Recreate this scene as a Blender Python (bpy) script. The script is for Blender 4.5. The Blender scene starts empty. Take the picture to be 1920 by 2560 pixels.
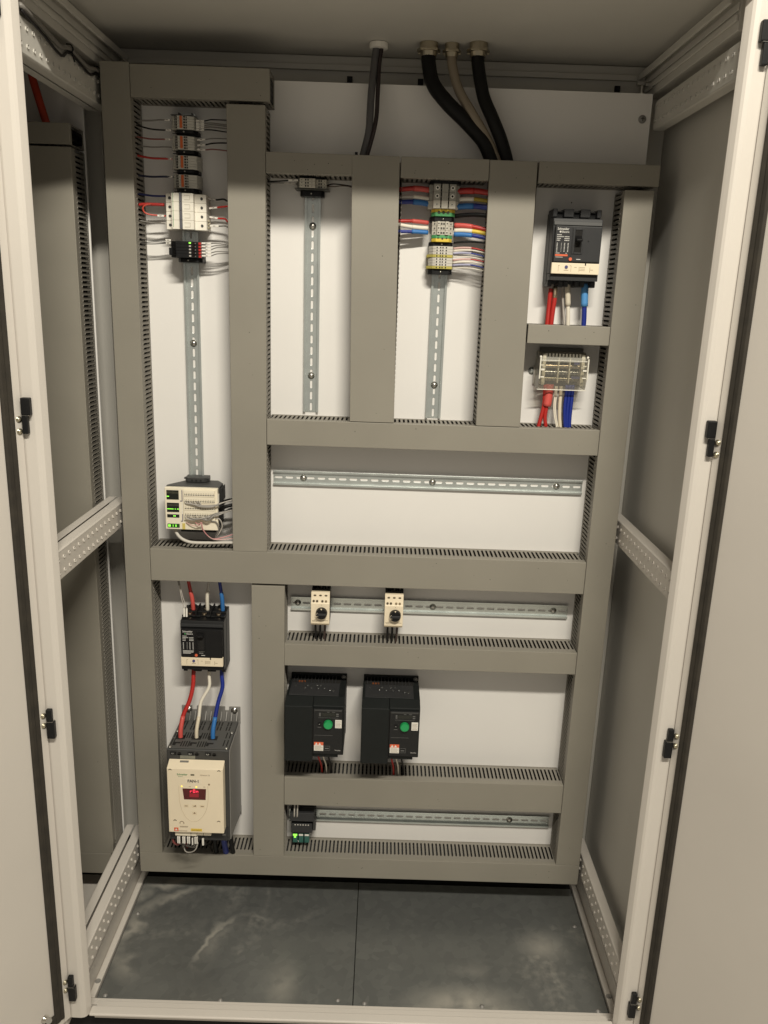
import bpy, bmesh, math, random
from mathutils import Vector, Matrix
random.seed(7)
R = math.radians
SC = bpy.context.scene
COL = SC.collection

# ------------------------------------------------------------------ camera, world, lamp
cd = bpy.data.cameras.new('camera')
cam = bpy.data.objects.new('camera', cd); COL.objects.link(cam)
cam.location = (0.5898, -1.8852, 1.5669)
cam.rotation_euler = (R(75.0591), R(-1.9045), R(0.2123))
cd.sensor_fit = 'VERTICAL'; cd.sensor_height = 36.0; cd.lens = 2037.7 / 2560 * 36
cd.clip_start = 0.05; cd.clip_end = 100
SC.camera = cam

w = bpy.data.worlds.new('World'); SC.world = w; w.use_nodes = True
w.node_tree.nodes['Background'].inputs[0].default_value = (1.0, 0.93, 0.81, 1)
w.node_tree.nodes['Background'].inputs[1].default_value = 0.215

ld = bpy.data.lights.new('ceiling_tube', 'AREA')
ld.shape = 'RECTANGLE'; ld.size = 1.2; ld.size_y = 0.10; ld.energy = 136
ld.color = (1.0, 0.935, 0.80)
lamp = bpy.data.objects.new('ceiling_tube', ld); COL.objects.link(lamp)
lamp.location = (1.06, -2.66, 3.62)
lamp.rotation_euler = (Vector((0.60, 0.0, 0.9)) - lamp.location).to_track_quat('-Z', 'Y').to_euler()

SC.view_settings.view_transform = 'Standard'; SC.view_settings.look = 'None'
SC.view_settings.exposure = 0.0; SC.view_settings.gamma = 1.0

# ------------------------------------------------------------------ materials
MATS = {}
def mat(name, col, rough=0.5, metal=0.0, var=0.0, vscale=6.0, bump=0.0, bscale=400.0, emit=None, es=1.0, spec=0.5):
    m = bpy.data.materials.new(name); m.use_nodes = True
    nt = m.node_tree; b = nt.nodes['Principled BSDF']
    b.inputs['Base Color'].default_value = (*col, 1)
    b.inputs['Roughness'].default_value = rough
    b.inputs['Metallic'].default_value = metal
    b.inputs['Specular IOR Level'].default_value = spec
    tc = None
    if var or bump:
        tc = nt.nodes.new('ShaderNodeTexCoord')
    if var:
        n = nt.nodes.new('ShaderNodeTexNoise'); n.inputs['Scale'].default_value = vscale; n.inputs['Detail'].default_value = 5
        nt.links.new(tc.outputs['Object'], n.inputs['Vector'])
        r = nt.nodes.new('ShaderNodeValToRGB')
        r.color_ramp.elements[0].position = 0.3; r.color_ramp.elements[1].position = 0.7
        r.color_ramp.elements[0].color = (*[c * (1 - var) for c in col], 1)
        r.color_ramp.elements[1].color = (*[min(1, c * (1 + var)) for c in col], 1)
        nt.links.new(n.outputs['Fac'], r.inputs[0]); nt.links.new(r.outputs[0], b.inputs['Base Color'])
        mr = nt.nodes.new('ShaderNodeMapRange'); mr.inputs['To Min'].default_value = rough * 0.88; mr.inputs['To Max'].default_value = min(1, rough * 1.12)
        nt.links.new(n.outputs['Fac'], mr.inputs['Value']); nt.links.new(mr.outputs[0], b.inputs['Roughness'])
    if bump:
        n2 = nt.nodes.new('ShaderNodeTexNoise'); n2.inputs['Scale'].default_value = bscale; n2.inputs['Detail'].default_value = 2
        nt.links.new(tc.outputs['Object'], n2.inputs['Vector'])
        bp = nt.nodes.new('ShaderNodeBump'); bp.inputs['Strength'].default_value = bump; bp.inputs['Distance'].default_value = 0.0008
        nt.links.new(n2.outputs['Fac'], bp.inputs['Height']); nt.links.new(bp.outputs[0], b.inputs['Normal'])
    if emit:
        b.inputs['Emission Color'].default_value = (*emit, 1); b.inputs['Emission Strength'].default_value = es
    MATS[name] = m
    return m
paint = mat('light_grey_paint', (0.62, 0.58, 0.53), 0.42, var=0.03, vscale=3, bump=0.06)
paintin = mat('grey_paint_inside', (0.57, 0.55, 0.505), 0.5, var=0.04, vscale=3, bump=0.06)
plate = mat('white_plate_paint', (0.78, 0.76, 0.735), 0.5, var=0.02, vscale=4, bump=0.04)
ductm = mat('grey_duct_plastic', (0.256, 0.238, 0.199), 0.55, var=0.05, vscale=5)
ductd = mat('grey_duct_wall_plastic', (0.256, 0.238, 0.205), 0.6, var=0.04, vscale=9)
zinc = mat('zinc_plated_steel', (0.69, 0.73, 0.71), 0.25, 0.72, var=0.06, vscale=25)
steel = mat('bright_screw_steel', (0.62, 0.60, 0.56), 0.28, 1.0)
brass = mat('nickel_brass', (0.46, 0.41, 0.31), 0.35, 1.0)
yzinc = mat('yellow_zinc', (0.58, 0.53, 0.40), 0.35, 0.9)
black = mat('black_plastic', (0.0085, 0.0085, 0.009), 0.45, var=0.1, vscale=30, spec=0.28)
dgrey = mat('charcoal_plastic', (0.030, 0.0305, 0.032), 0.48, var=0.06, vscale=30, bump=0.05, spec=0.35)
dgrey2 = mat('dark_grey_plastic', (0.043, 0.043, 0.042), 0.5, var=0.06, vscale=30, bump=0.05)
vfdm = mat('drive_black_plastic', (0.0095, 0.0115, 0.0115), 0.5, var=0.06, vscale=25, bump=0.08, spec=0.25)
midgrey = mat('cast_grey_metal', (0.30, 0.29, 0.275), 0.42, 0.25, var=0.05, vscale=12)
cream = mat('cream_plastic', (0.84, 0.73, 0.55), 0.5, var=0.02, vscale=15)
ivory = mat('ivory_plastic', (0.82, 0.75, 0.60), 0.5, var=0.02, vscale=15)
white = mat('white_plastic', (0.80, 0.76, 0.67), 0.45)
beige = mat('terminal_beige', (0.52, 0.49, 0.42), 0.5)
pgrey = mat('power_terminal_grey', (0.31, 0.30, 0.26), 0.5)
tgrey = mat('terminal_grey', (0.56, 0.54, 0.48), 0.5)
orange = mat('orange_plastic', (0.62, 0.13, 0.028), 0.45)
green = mat('earth_green', (0.08, 0.33, 0.12), 0.45)
yellow = mat('earth_yellow', (0.72, 0.52, 0.06), 0.45)
redw = mat('red_insulation', (0.43, 0.025, 0.02), 0.35)
reds = mat('red_sleeve', (0.60, 0.09, 0.075), 0.45)
bluew = mat('blue_insulation', (0.012, 0.028, 0.23), 0.33)
blues = mat('blue_sleeve', (0.03, 0.16, 0.44), 0.45)
whitew = mat('white_insulation', (0.74, 0.69, 0.59), 0.4)
greyw = mat('grey_insulation', (0.20, 0.187, 0.17), 0.45)
lgreyw = mat('light_grey_insulation', (0.47, 0.44, 0.40), 0.45)
tanw = mat('tan_cable', (0.23, 0.19, 0.14), 0.5)
blackw = mat('black_rubber', (0.006, 0.0058, 0.0055), 0.5, spec=0.22)
dkw = mat('dark_insulation', (0.015, 0.013, 0.013), 0.4, spec=0.3)
pinkw = mat('pink_insulation', (0.55, 0.25, 0.25), 0.4)
orangew = mat('orange_red_cable', (0.46, 0.05, 0.018), 0.45)
gasket = mat('foam_gasket', (0.030, 0.025, 0.018), 0.85, var=0.25, vscale=40, bump=0.3)
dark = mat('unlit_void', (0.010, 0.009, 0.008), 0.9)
roomfl = mat('room_floor_concrete', (0.56, 0.53, 0.48), 0.7, var=0.2)
ledg = mat('green_led', (0.1, 0.5, 0.05), 0.4, emit=(0.35, 1.0, 0.08), es=1.3)
ledy = mat('yellow_led', (0.6, 0.5, 0.05), 0.4, emit=(1.0, 0.72, 0.10), es=1.2)
redd = mat('red_digit', (0.5, 0.0, 0.02), 0.4, emit=(1.0, 0.05, 0.10), es=1.6)
redglass = mat('red_display_window', (0.085, 0.006, 0.006), 0.22)
dispb = mat('display_black', (0.012, 0.014, 0.011), 0.25)
dispg = mat('display_green_dim', (0.01, 0.03, 0.006), 0.3, emit=(0.05, 0.25, 0.02), es=0.16)
labelw = mat('label_white', (0.78, 0.75, 0.69), 0.6)
ink = mat('print_dark', (0.09, 0.075, 0.06), 0.6)
inkg = mat('print_green', (0.08, 0.26, 0.10), 0.6)
inkw = mat('print_white', (0.62, 0.61, 0.58), 0.6)
warn = mat('warning_orange', (0.72, 0.14, 0.06), 0.5)
gbut = mat('green_button', (0.010, 0.27, 0.075), 0.40)
teal = mat('teal_relay_clear', (0.03, 0.12, 0.10), 0.3)
copper = mat('tinned_copper', (0.62, 0.50, 0.36), 0.3, 1.0)

def make_galv():
    m = bpy.data.materials.new('galvanised_sheet'); m.use_nodes = True
    nt = m.node_tree; b = nt.nodes['Principled BSDF']; N = nt.nodes.new; L = nt.links.new
    tc = N('ShaderNodeTexCoord')
    v = N('ShaderNodeTexVoronoi'); v.inputs['Scale'].default_value = 55; L(tc.outputs['Object'], v.inputs['Vector'])
    n1 = N('ShaderNodeTexNoise'); n1.inputs['Scale'].default_value = 3.4; n1.inputs['Detail'].default_value = 7; n1.inputs['Roughness'].default_value = 0.62; n1.inputs['Distortion'].default_value = 1.2
    L(tc.outputs['Object'], n1.inputs['Vector'])
    n2 = N('ShaderNodeTexNoise'); n2.inputs['Scale'].default_value = 60; n2.inputs['Detail'].default_value = 4; L(tc.outputs['Object'], n2.inputs['Vector'])
    r1 = N('ShaderNodeValToRGB'); r1.color_ramp.elements[0].color = (0.27, 0.28, 0.275, 1); r1.color_ramp.elements[1].color = (0.33, 0.34, 0.33, 1)
    L(v.outputs['Color'], r1.inputs[0])
    dm = N('ShaderNodeValToRGB'); dm.color_ramp.elements[0].position = 0.55; dm.color_ramp.elements[1].position = 0.95
    L(n1.outputs['Fac'], dm.inputs[0])
    sp = N('ShaderNodeValToRGB'); sp.color_ramp.elements[0].position = 0.35; sp.color_ramp.elements[1].position = 0.65; L(n2.outputs['Fac'], sp.inputs[0])
    mu = N('ShaderNodeMath'); mu.operation = 'MULTIPLY'; L(dm.outputs[0], mu.inputs[0]); L(sp.outputs[0], mu.inputs[1])
    cur = mu.outputs[0]
    n3 = N('ShaderNodeTexNoise'); n3.inputs['Scale'].default_value = 14; n3.inputs['Detail'].default_value = 6; L(tc.outputs['Object'], n3.inputs['Vector'])
    # dried scuffs, dust patches and a bright sheen painted in at front right, each with its own place on the sheets: centre, radius, half width, strength
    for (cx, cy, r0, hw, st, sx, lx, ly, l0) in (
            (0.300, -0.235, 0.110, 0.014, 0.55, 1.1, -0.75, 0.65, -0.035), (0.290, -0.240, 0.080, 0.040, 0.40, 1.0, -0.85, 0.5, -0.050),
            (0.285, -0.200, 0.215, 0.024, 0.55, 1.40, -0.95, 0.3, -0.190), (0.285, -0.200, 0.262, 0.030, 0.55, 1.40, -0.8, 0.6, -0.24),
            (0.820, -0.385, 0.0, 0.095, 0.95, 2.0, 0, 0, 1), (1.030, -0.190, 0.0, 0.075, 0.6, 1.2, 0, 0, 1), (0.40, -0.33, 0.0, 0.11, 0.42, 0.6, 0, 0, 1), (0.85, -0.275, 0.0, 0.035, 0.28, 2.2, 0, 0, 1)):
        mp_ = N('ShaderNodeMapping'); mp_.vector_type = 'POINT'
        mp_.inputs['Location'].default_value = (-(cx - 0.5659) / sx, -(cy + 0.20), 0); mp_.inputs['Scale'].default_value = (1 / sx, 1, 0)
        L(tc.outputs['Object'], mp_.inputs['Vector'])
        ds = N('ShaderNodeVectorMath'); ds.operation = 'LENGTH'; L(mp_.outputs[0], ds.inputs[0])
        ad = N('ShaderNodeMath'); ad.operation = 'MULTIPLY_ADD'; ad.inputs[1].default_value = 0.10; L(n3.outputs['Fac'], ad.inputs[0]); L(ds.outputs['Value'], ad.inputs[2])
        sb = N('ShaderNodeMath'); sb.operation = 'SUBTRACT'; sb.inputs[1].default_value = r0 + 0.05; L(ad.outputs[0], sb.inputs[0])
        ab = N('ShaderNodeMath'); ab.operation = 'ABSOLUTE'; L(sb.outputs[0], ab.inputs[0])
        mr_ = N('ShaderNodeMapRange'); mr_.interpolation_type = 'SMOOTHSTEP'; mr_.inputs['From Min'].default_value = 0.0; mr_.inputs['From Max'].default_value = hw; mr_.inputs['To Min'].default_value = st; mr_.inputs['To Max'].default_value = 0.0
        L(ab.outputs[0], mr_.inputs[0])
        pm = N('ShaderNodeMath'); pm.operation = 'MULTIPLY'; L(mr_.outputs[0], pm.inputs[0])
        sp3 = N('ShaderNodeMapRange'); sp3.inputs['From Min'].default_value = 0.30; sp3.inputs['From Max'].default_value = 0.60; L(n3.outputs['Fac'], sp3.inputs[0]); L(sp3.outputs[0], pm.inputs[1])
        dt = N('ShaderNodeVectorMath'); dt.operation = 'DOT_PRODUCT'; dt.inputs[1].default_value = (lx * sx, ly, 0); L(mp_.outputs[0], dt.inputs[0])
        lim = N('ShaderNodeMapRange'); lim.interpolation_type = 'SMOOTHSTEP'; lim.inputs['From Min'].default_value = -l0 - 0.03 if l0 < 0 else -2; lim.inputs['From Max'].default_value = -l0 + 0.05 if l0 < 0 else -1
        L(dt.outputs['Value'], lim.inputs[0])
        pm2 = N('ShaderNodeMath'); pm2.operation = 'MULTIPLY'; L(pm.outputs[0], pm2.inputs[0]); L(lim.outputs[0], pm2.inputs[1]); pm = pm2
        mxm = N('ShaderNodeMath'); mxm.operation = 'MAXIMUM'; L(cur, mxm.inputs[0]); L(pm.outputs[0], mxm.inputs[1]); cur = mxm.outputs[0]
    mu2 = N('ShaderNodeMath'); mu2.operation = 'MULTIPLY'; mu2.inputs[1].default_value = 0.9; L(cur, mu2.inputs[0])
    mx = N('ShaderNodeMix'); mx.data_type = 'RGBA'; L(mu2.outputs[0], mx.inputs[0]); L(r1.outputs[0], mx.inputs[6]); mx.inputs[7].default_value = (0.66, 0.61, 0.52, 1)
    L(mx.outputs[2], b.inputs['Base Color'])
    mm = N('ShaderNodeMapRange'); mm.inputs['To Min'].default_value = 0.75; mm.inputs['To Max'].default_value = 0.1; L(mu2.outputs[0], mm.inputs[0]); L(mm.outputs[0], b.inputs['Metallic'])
    rr = N('ShaderNodeMapRange'); rr.inputs['To Min'].default_value = 0.30; rr.inputs['To Max'].default_value = 0.5; L(n1.outputs['Fac'], rr.inputs[0]); L(rr.outputs[0], b.inputs['Roughness'])
    return m
galv = make_galv()
def make_clear():
    m = bpy.data.materials.new('clear_polycarbonate'); m.use_nodes = True
    nt = m.node_tree; nt.nodes.remove(nt.nodes['Principled BSDF']); N = nt.nodes.new; L = nt.links.new
    t = N('ShaderNodeBsdfTransparent'); t.inputs[0].default_value = (0.90, 0.89, 0.85, 1)
    g = N('ShaderNodeBsdfPrincipled'); g.inputs['Base Color'].default_value = (0.72, 0.70, 0.64, 1); g.inputs['Roughness'].default_value = 0.12
    f = N('ShaderNodeLayerWeight'); f.inputs[0].default_value = 0.35
    mr = N('ShaderNodeMapRange'); mr.inputs['To Min'].default_value = 0.07; mr.inputs['To Max'].default_value = 0.7; L(f.outputs['Facing'], mr.inputs[0])
    mx = N('ShaderNodeMixShader'); L(mr.outputs[0], mx.inputs[0]); L(t.outputs[0], mx.inputs[1]); L(g.outputs[0], mx.inputs[2])
    L(mx.outputs[0], nt.nodes['Material Output'].inputs[0])
    return m
clear = make_clear()

# ------------------------------------------------------------------ mesh helpers
class B:
    def __init__(s, xf=None): s.v = []; s.f = []; s.xf = xf
    def add(s, vs, fs):
        k = len(s.v)
        s.v += [s.xf(Vector(p)) if s.xf else Vector(p) for p in vs]
        s.f += [tuple(k + i for i in f) for f in fs]
        return s
    def box(s, x0, x1, y0, y1, z0, z1):
        return s.add([(x0, y0, z0), (x1, y0, z0), (x1, y1, z0), (x0, y1, z0), (x0, y0, z1), (x1, y0, z1), (x1, y1, z1), (x0, y1, z1)],
                     [(3, 2, 1, 0), (4, 5, 6, 7), (0, 1, 5, 4), (1, 2, 6, 5), (2, 3, 7, 6), (3, 0, 4, 7)])
    def quad(s, a, b, c, d): return s.add([a, b, c, d], [(0, 1, 2, 3)])
    def hexa(s, back, front):      # two matching 4-point loops
        return s.add(list(back) + list(front), [(3, 2, 1, 0), (4, 5, 6, 7), (0, 1, 5, 4), (1, 2, 6, 5), (2, 3, 7, 6), (3, 0, 4, 7)])
    def prism(s, poly, a0, a1, axis='z'):
        def P(p, a):
            if axis == 'z': return (p[0], p[1], a)
            if axis == 'x': return (a, p[0], p[1])
            return (p[0], a, p[1])
        n = len(poly)
        return s.add([P(p, a0) for p in poly] + [P(p, a1) for p in poly],
                     [tuple(range(n))[::-1], tuple(range(n, 2 * n))] + [(i, (i + 1) % n, n + (i + 1) % n, n + i) for i in range(n)])
    def cyl(s, p0, p1, r0, r1=None, n=14, caps=True):
        r1 = r0 if r1 is None else r1
        p0, p1 = Vector(p0), Vector(p1); d = (p1 - p0).normalized()
        a = d.orthogonal().normalized(); b = d.cross(a)
        vs = [p0 + (a * math.cos(t) + b * math.sin(t)) * r0 for t in [2 * math.pi * i / n for i in range(n)]] + \
             [p1 + (a * math.cos(t) + b * math.sin(t)) * r1 for t in [2 * math.pi * i / n for i in range(n)]]
        fs = [(i, (i + 1) % n, n + (i + 1) % n, n + i) for i in range(n)]
        if caps: fs += [tuple(range(n))[::-1], tuple(range(n, 2 * n))]
        return s.add(vs, fs)
    def dome(s, c, d, r, h, n=14, k=4):     # low dome from centre c along d
        c, d = Vector(c), Vector(d).normalized(); a = d.orthogonal().normalized(); b = d.cross(a)
        vs = []; fs = []
        for j in range(k):
            t = j / k * math.pi / 2
            for i in range(n):
                q = 2 * math.pi * i / n
                vs.append(c + (a * math.cos(q) + b * math.sin(q)) * r * math.cos(t) + d * h * math.sin(t))
        vs.append(c + d * h)
        for j in range(k - 1):
            for i in range(n): fs.append((j * n + i, j * n + (i + 1) % n, (j + 1) * n + (i + 1) % n, (j + 1) * n + i))
        for i in range(n): fs.append(((k - 1) * n + i, (k - 1) * n + (i + 1) % n, k * n))
        return s.add(vs, fs)
    def tube(s, pts, r, n=8, sub=5, radii=None):
        P = [Vector(p) for p in pts]; path = []; rad = []
        rs = radii or [r] * len(P)
        for i in range(len(P) - 1):
            p0 = P[i - 1] if i else P[0] * 2 - P[1]; p1, p2 = P[i], P[i + 1]
            p3 = P[i + 2] if i + 2 < len(P) else P[-1] * 2 - P[-2]
            for j in range(sub):
                t = j / sub
                path.append(0.5 * ((2 * p1) + (p2 - p0) * t + (2 * p0 - 5 * p1 + 4 * p2 - p3) * t * t + (3 * p1 - p0 - 3 * p2 + p3) * t ** 3))
                rad.append(rs[i] * (1 - t) + rs[i + 1] * t)
        path.append(P[-1]); rad.append(rs[-1])
        vs = []; fs = []; a = None
        for i, p in enumerate(path):
            d = (path[min(i + 1, len(path) - 1)] - path[max(i - 1, 0)]).normalized()
            a = d.orthogonal().normalized() if a is None else (a - d * a.dot(d)).normalized()
            b = d.cross(a)
            vs += [p + (a * math.cos(2 * math.pi * k / n) + b * math.sin(2 * math.pi * k / n)) * rad[i] for k in range(n)]
        m = len(path)
        for i in range(m - 1):
            for k in range(n): fs.append((i * n + k, i * n + (k + 1) % n, (i + 1) * n + (k + 1) % n, (i + 1) * n + k))
        fs += [tuple(range(n))[::-1], tuple(range((m - 1) * n, m * n))]
        return s.add(vs, fs)
    def cells(s, O, U, V, nu, nv, pu, pv, a, b, c, depth):
        # sheet of nu x nv cells, each with one chamfered (rounded) slot of half size a x b; slot edges go depth deep
        O, U, V = Vector(O), Vector(U), Vector(V); N = U.cross(V)
        W, H = pu / 2, pv / 2
        inn = [(a, -(b - c)), (a, b - c), (a - c, b), (-(a - c), b), (-a, b - c), (-a, -(b - c)), (-(a - c), -b), (a - c, -b)]
        out = [(W, -H), (W, H), (-W, H), (-W, -H)]
        for i in range(nu):
            for j in range(nv):
                C = O + U * ((i + .5) * pu) + V * ((j + .5) * pv)
                vs = [C + U * p[0] + V * p[1] for p in inn] + [C + U * p[0] + V * p[1] for p in out] + [C + U * p[0] + V * p[1] - N * depth for p in inn]
                fs = [(8, 9, 1, 0), (9, 2, 1), (9, 10, 3, 2), (10, 4, 3), (10, 11, 5, 4), (11, 6, 5), (11, 8, 7, 6), (8, 0, 7)]
                fs += [(k, (k + 1) % 8, 12 + (k + 1) % 8, 12 + k) for k in range(8)]
                s.add(vs, fs)
        return s

def ob(name, b, m, parent=None, label=None, bev=0.0, seg=2, smooth=False, loc=None, cat=None, group=None, kind=None):
    o0 = Vector(parent['_o']) if parent is not None else Vector(loc if loc else (0, 0, 0))
    me = bpy.data.meshes.new(name)
    me.from_pydata([tuple(v - o0) for v in b.v], [], b.f); me.update()
    me.materials.append(m)
    if smooth:
        for p in me.polygons: p.use_smooth = True
    o = bpy.data.objects.new(name, me); COL.objects.link(o)
    if parent is not None: o.parent = parent
    else: o.location = o0
    o['_o'] = tuple(o0)
    if label: o['label'] = label
    if cat: o['category'] = cat
    if group: o['group'] = group
    if kind: o['kind'] = kind
    if bev:
        md = o.modifiers.new('bevel', 'BEVEL'); md.width = bev; md.segments = seg; md.limit_method = 'ANGLE'; md.angle_limit = R(40)
    return o
def thing(name, label, cat, loc, group=None):
    o = bpy.data.objects.new(name, None); COL.objects.link(o); o.location = loc
    o.empty_display_size = 0.02
    o['_o'] = tuple(loc); o['label'] = label; o['category'] = cat
    if group: o['group'] = group
    return o
def text(parent, s, x, y, z, size, m, name='lettering', ax='l', rz=0.0, bold=0.0, sx=1.0):
    c = bpy.data.curves.new('t', 'FONT'); c.body = s; c.size = size; c.resolution_u = 2; c.offset = bold
    c.align_x = {'l': 'LEFT', 'c': 'CENTER'}[ax]
    t = bpy.data.objects.new('t', c); COL.objects.link(t)
    dg = bpy.context.evaluated_depsgraph_get()
    me = bpy.data.meshes.new_from_object(t.evaluated_get(dg))
    bpy.data.objects.remove(t); bpy.data.curves.remove(c)
    M = Matrix.Rotation(rz, 4, 'Y') @ Matrix.Rotation(R(90), 4, 'X') @ Matrix.Diagonal((sx, 1, 1, 1))
    me.transform(M)
    o0 = Vector(parent['_o'])
    me.transform(Matrix.Translation(Vector((x, y, z)) - o0))
    me.materials.clear(); me.materials.append(m)
    o = bpy.data.objects.new(name, me); COL.objects.link(o); o.parent = parent; o['_o'] = tuple(o0)
    return o
def screw(parent, c, d, r=0.0045, m=None, name='screw'):
    b = B(); c = Vector(c); d = Vector(d).normalized()
    b.cyl(c, c + d * 0.0012, r * 1.35, n=16)
    b.dome(c + d * 0.0012, d, r, r * 0.62)
    o = ob(name, b, m or steel, parent, smooth=True)
    return o

# ------------------------------------------------------------------ room floor
ob('floor', B().box(-4, 5, -5, 1.5, -0.11, -0.10), roomfl, kind='structure')

# ------------------------------------------------------------------ enclosure
H = 0.0835                      # depth of the wiring ducts
XC = 0.5659  # frame, door, rail and floor coordinates below were scaled about the camera position
def mx(x): return 2 * XC - x
enc = thing('electrical_enclosure', 'tall light grey steel enclosure standing open with both doors swung out', 'enclosure', (XC, -0.20, -0.10))
# front posts
postpoly = [(-0.0555, -0.402), (-0.0555, -0.4513), (-0.0503, -0.4545), (-0.0430, -0.4566), (-0.0241, -0.4571), (-0.0173, -0.4555), (-0.0131, -0.4524), (-0.0089, -0.4450), (-0.0060, -0.4393), (-0.0079, -0.4366), (-0.0142, -0.4330), (-0.0283, -0.402)]
for sgn in (0, 1):
    poly = [(mx(x), y) for x, y in postpoly][::-1] if sgn else postpoly
    ob('front_post', B().prism(poly, 0.0238, 2.10), paint, enc, bev=0.0012)
# top front beam
ob('top_beam', B().box(-0.046, mx(-0.046), -0.4545, -0.4430, 2.0310, 2.0995).box(-0.046, mx(-0.046), -0.4425, -0.405, 2.060, 2.0995), paint, enc, bev=0.002)
# bottom front sealing lip, recessed face, inner ledges
ob('sealing_lip', B().box(-0.0053, mx(-0.0053), -0.4613, -0.4377, 0.0333, 0.0401), paint, enc, bev=0.003, seg=3)
bb = B().box(-0.0053, mx(-0.0053), -0.4482, -0.4320, 0.0238, 0.0328).box(-0.0053, mx(-0.0053), -0.4315, -0.4042, -0.002, 0.0175).box(-0.0294, mx(-0.0294), -0.4036, -0.3879, -0.006, 0.0081)
ob('bottom_beam', bb, paint, enc, bev=0.0015)
ob('plinth', B().box(-0.05, mx(-0.05), -0.425, 0.135, -0.10, -0.0065), dark, enc)  # near-black colour stands in for the shadow under the frame
# lower side beams with stepped ledges
for sgn in (0, 1):
    f = (lambda p: Vector((mx(p[0]), p[1], p[2]))) if sgn else (lambda p: Vector(p))
    b = B(f).box(-0.0341, -0.0194, -0.3874, 0.13, -0.006, 0.0097).box(-0.0535, -0.0346, -0.401, 0.13, -0.006, 0.0547).box(-0.0600, -0.0540, -0.401, 0.13, -0.006, 0.0715)
    ob('bottom_side_beam', b, paint, enc, bev=0.0018)
    bo = B(f); bo.cyl((-0.0267, -0.3444, 0.0097), (-0.0267, -0.3444, 0.0112), 0.0065, n=18); bo.cyl((-0.0267, -0.3444, 0.0112), (-0.0267, -0.3444, 0.0126), 0.0045, n=6)
    ob('frame_bolt', bo, midgrey, enc)
    # roof side beam, its grooves and the lip under the roof panel
    ob('roof_side_beam', B(f).box(-0.0597, -0.0126, -0.402, 0.130, 1.9998, 2.0685).box(-0.0124, -0.0074, -0.402, 0.088, 2.0140, 2.0240).box(-0.0124, -0.0090, -0.402, 0.088, 2.0292, 2.0420), paintin, enc, bev=0.0015)
    ob('roof_lip', B(f).box(0.0021, 0.0073, -0.402, 0.0885, 2.0381, 2.0512), paintin, enc, bev=0.001)
    # perforated mounting rails
    for k, zc in enumerate((1.9521, 1.0503, 0.1464)):
        P = 0.0262; n = 17; y1 = 0.0035; xw = mx(-0.0121) if sgn else -0.0121
        b = B().cells((xw, y1, zc - P), (0, -1, 0), (0, 0, 1), n, 2, P, P, 0.0030, 0.0030, 0.0012, -0.002 if sgn else 0.002)
        fl = B(f)
        for s in (1, -1):
            pr = [(-0.0121, zc + s * 0.0262), (-0.0131, zc + s * 0.0281), (-0.0157, zc + s * 0.0291), (-0.0341, zc + s * 0.0299), (-0.0341, zc + s * 0.0278), (-0.0168, zc + s * 0.0270), (-0.0142, zc + s * 0.0257)]
            fl.prism(pr, y1 - n * P, y1, 'y')
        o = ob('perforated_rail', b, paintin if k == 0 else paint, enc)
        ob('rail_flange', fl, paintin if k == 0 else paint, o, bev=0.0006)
# roof panel and rear roof beam
ob('roof_panel', B().box(-0.0585, mx(-0.0585), -0.402, 0.135, 2.0700, 2.0725), paintin, enc)
ob('rear_roof_lip', B().box(0.0079, mx(0.0079), 0.0890, 0.0985, 2.0381, 2.0496), paintin, enc, bev=0.001)
rb = ob('rear_roof_beam', B().box(-0.0122, mx(-0.0122), 0.0990, 0.130, 2.0040, 2.0685), paintin, enc, bev=0.0015)
for x in (0.4919, 0.6479, 1.0826):
    b = B().box(x - 0.006, x + 0.006, 0.0936, 0.0988, 2.0160, 2.028); b.cyl((x, 0.0936, 2.022), (x, 0.0886, 2.022), 0.003, n=10)
    ob('beam_clip', b, black, rb)
# corner hardware upper right
b = B().box(1.1210, 1.1440, 0.074, 0.088, 2.0270, 2.0345).box(1.1400, 1.1425, 0.035, 0.088, 2.012, 2.0265)
ch = ob('corner_bracket', b, paintin, enc, bev=0.001)
b = B(); b.cyl((1.1329, 0.080, 2.0269), (1.1329, 0.080, 2.0120), 0.0035, n=10); b.cyl((1.1329, 0.080, 2.0120), (1.1329, 0.080, 2.0075), 0.006, n=6)
b.cyl((1.1395, 0.055, 2.0235), (1.1320, 0.055, 2.0235), 0.005, n=6)
ob('corner_bolt', b, steel, ch)
# side panel (right), rear posts, back sheet
ob('side_panel', B().box(1.1900, 1.1925, -0.4010, 0.135, -0.006, 2.0695), paintin, enc)
ob('rear_post', B().box(1.1500, 1.1895, 0.070, 0.130, 0.0720, 1.9990), paintin, enc, bev=0.0015)
ob('rear_post', B().box(-0.1050, -0.0600, 0.0950, 0.130, 0.0720, 1.9990).box(-0.0595, -0.0130, 0.0990, 0.130, 0.0720, 1.9990), paintin, enc, bev=0.0015)
ob('back_sheet', B().box(-1.20, 1.1895, 0.1355, 0.1380, -0.006, 2.09), paintin, enc)
# galvanised floor plates
for x0, x1, sx in ((-0.0160, 0.5640, ((-0.0007, -0.1217), (0.0003, -0.3762), (0.2633, -0.3803), (0.5304, -0.3707))), (0.5662, mx(-0.0160), ((0.5916, -0.3771), (0.8603, -0.3760), (1.1250, -0.3793), (1.1286, -0.1213)))):
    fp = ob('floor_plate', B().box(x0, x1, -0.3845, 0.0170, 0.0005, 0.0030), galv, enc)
    for px, py in sx: screw(fp, (px, py, 0.003), (0, 0, 1), 0.004, midgrey)
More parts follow.
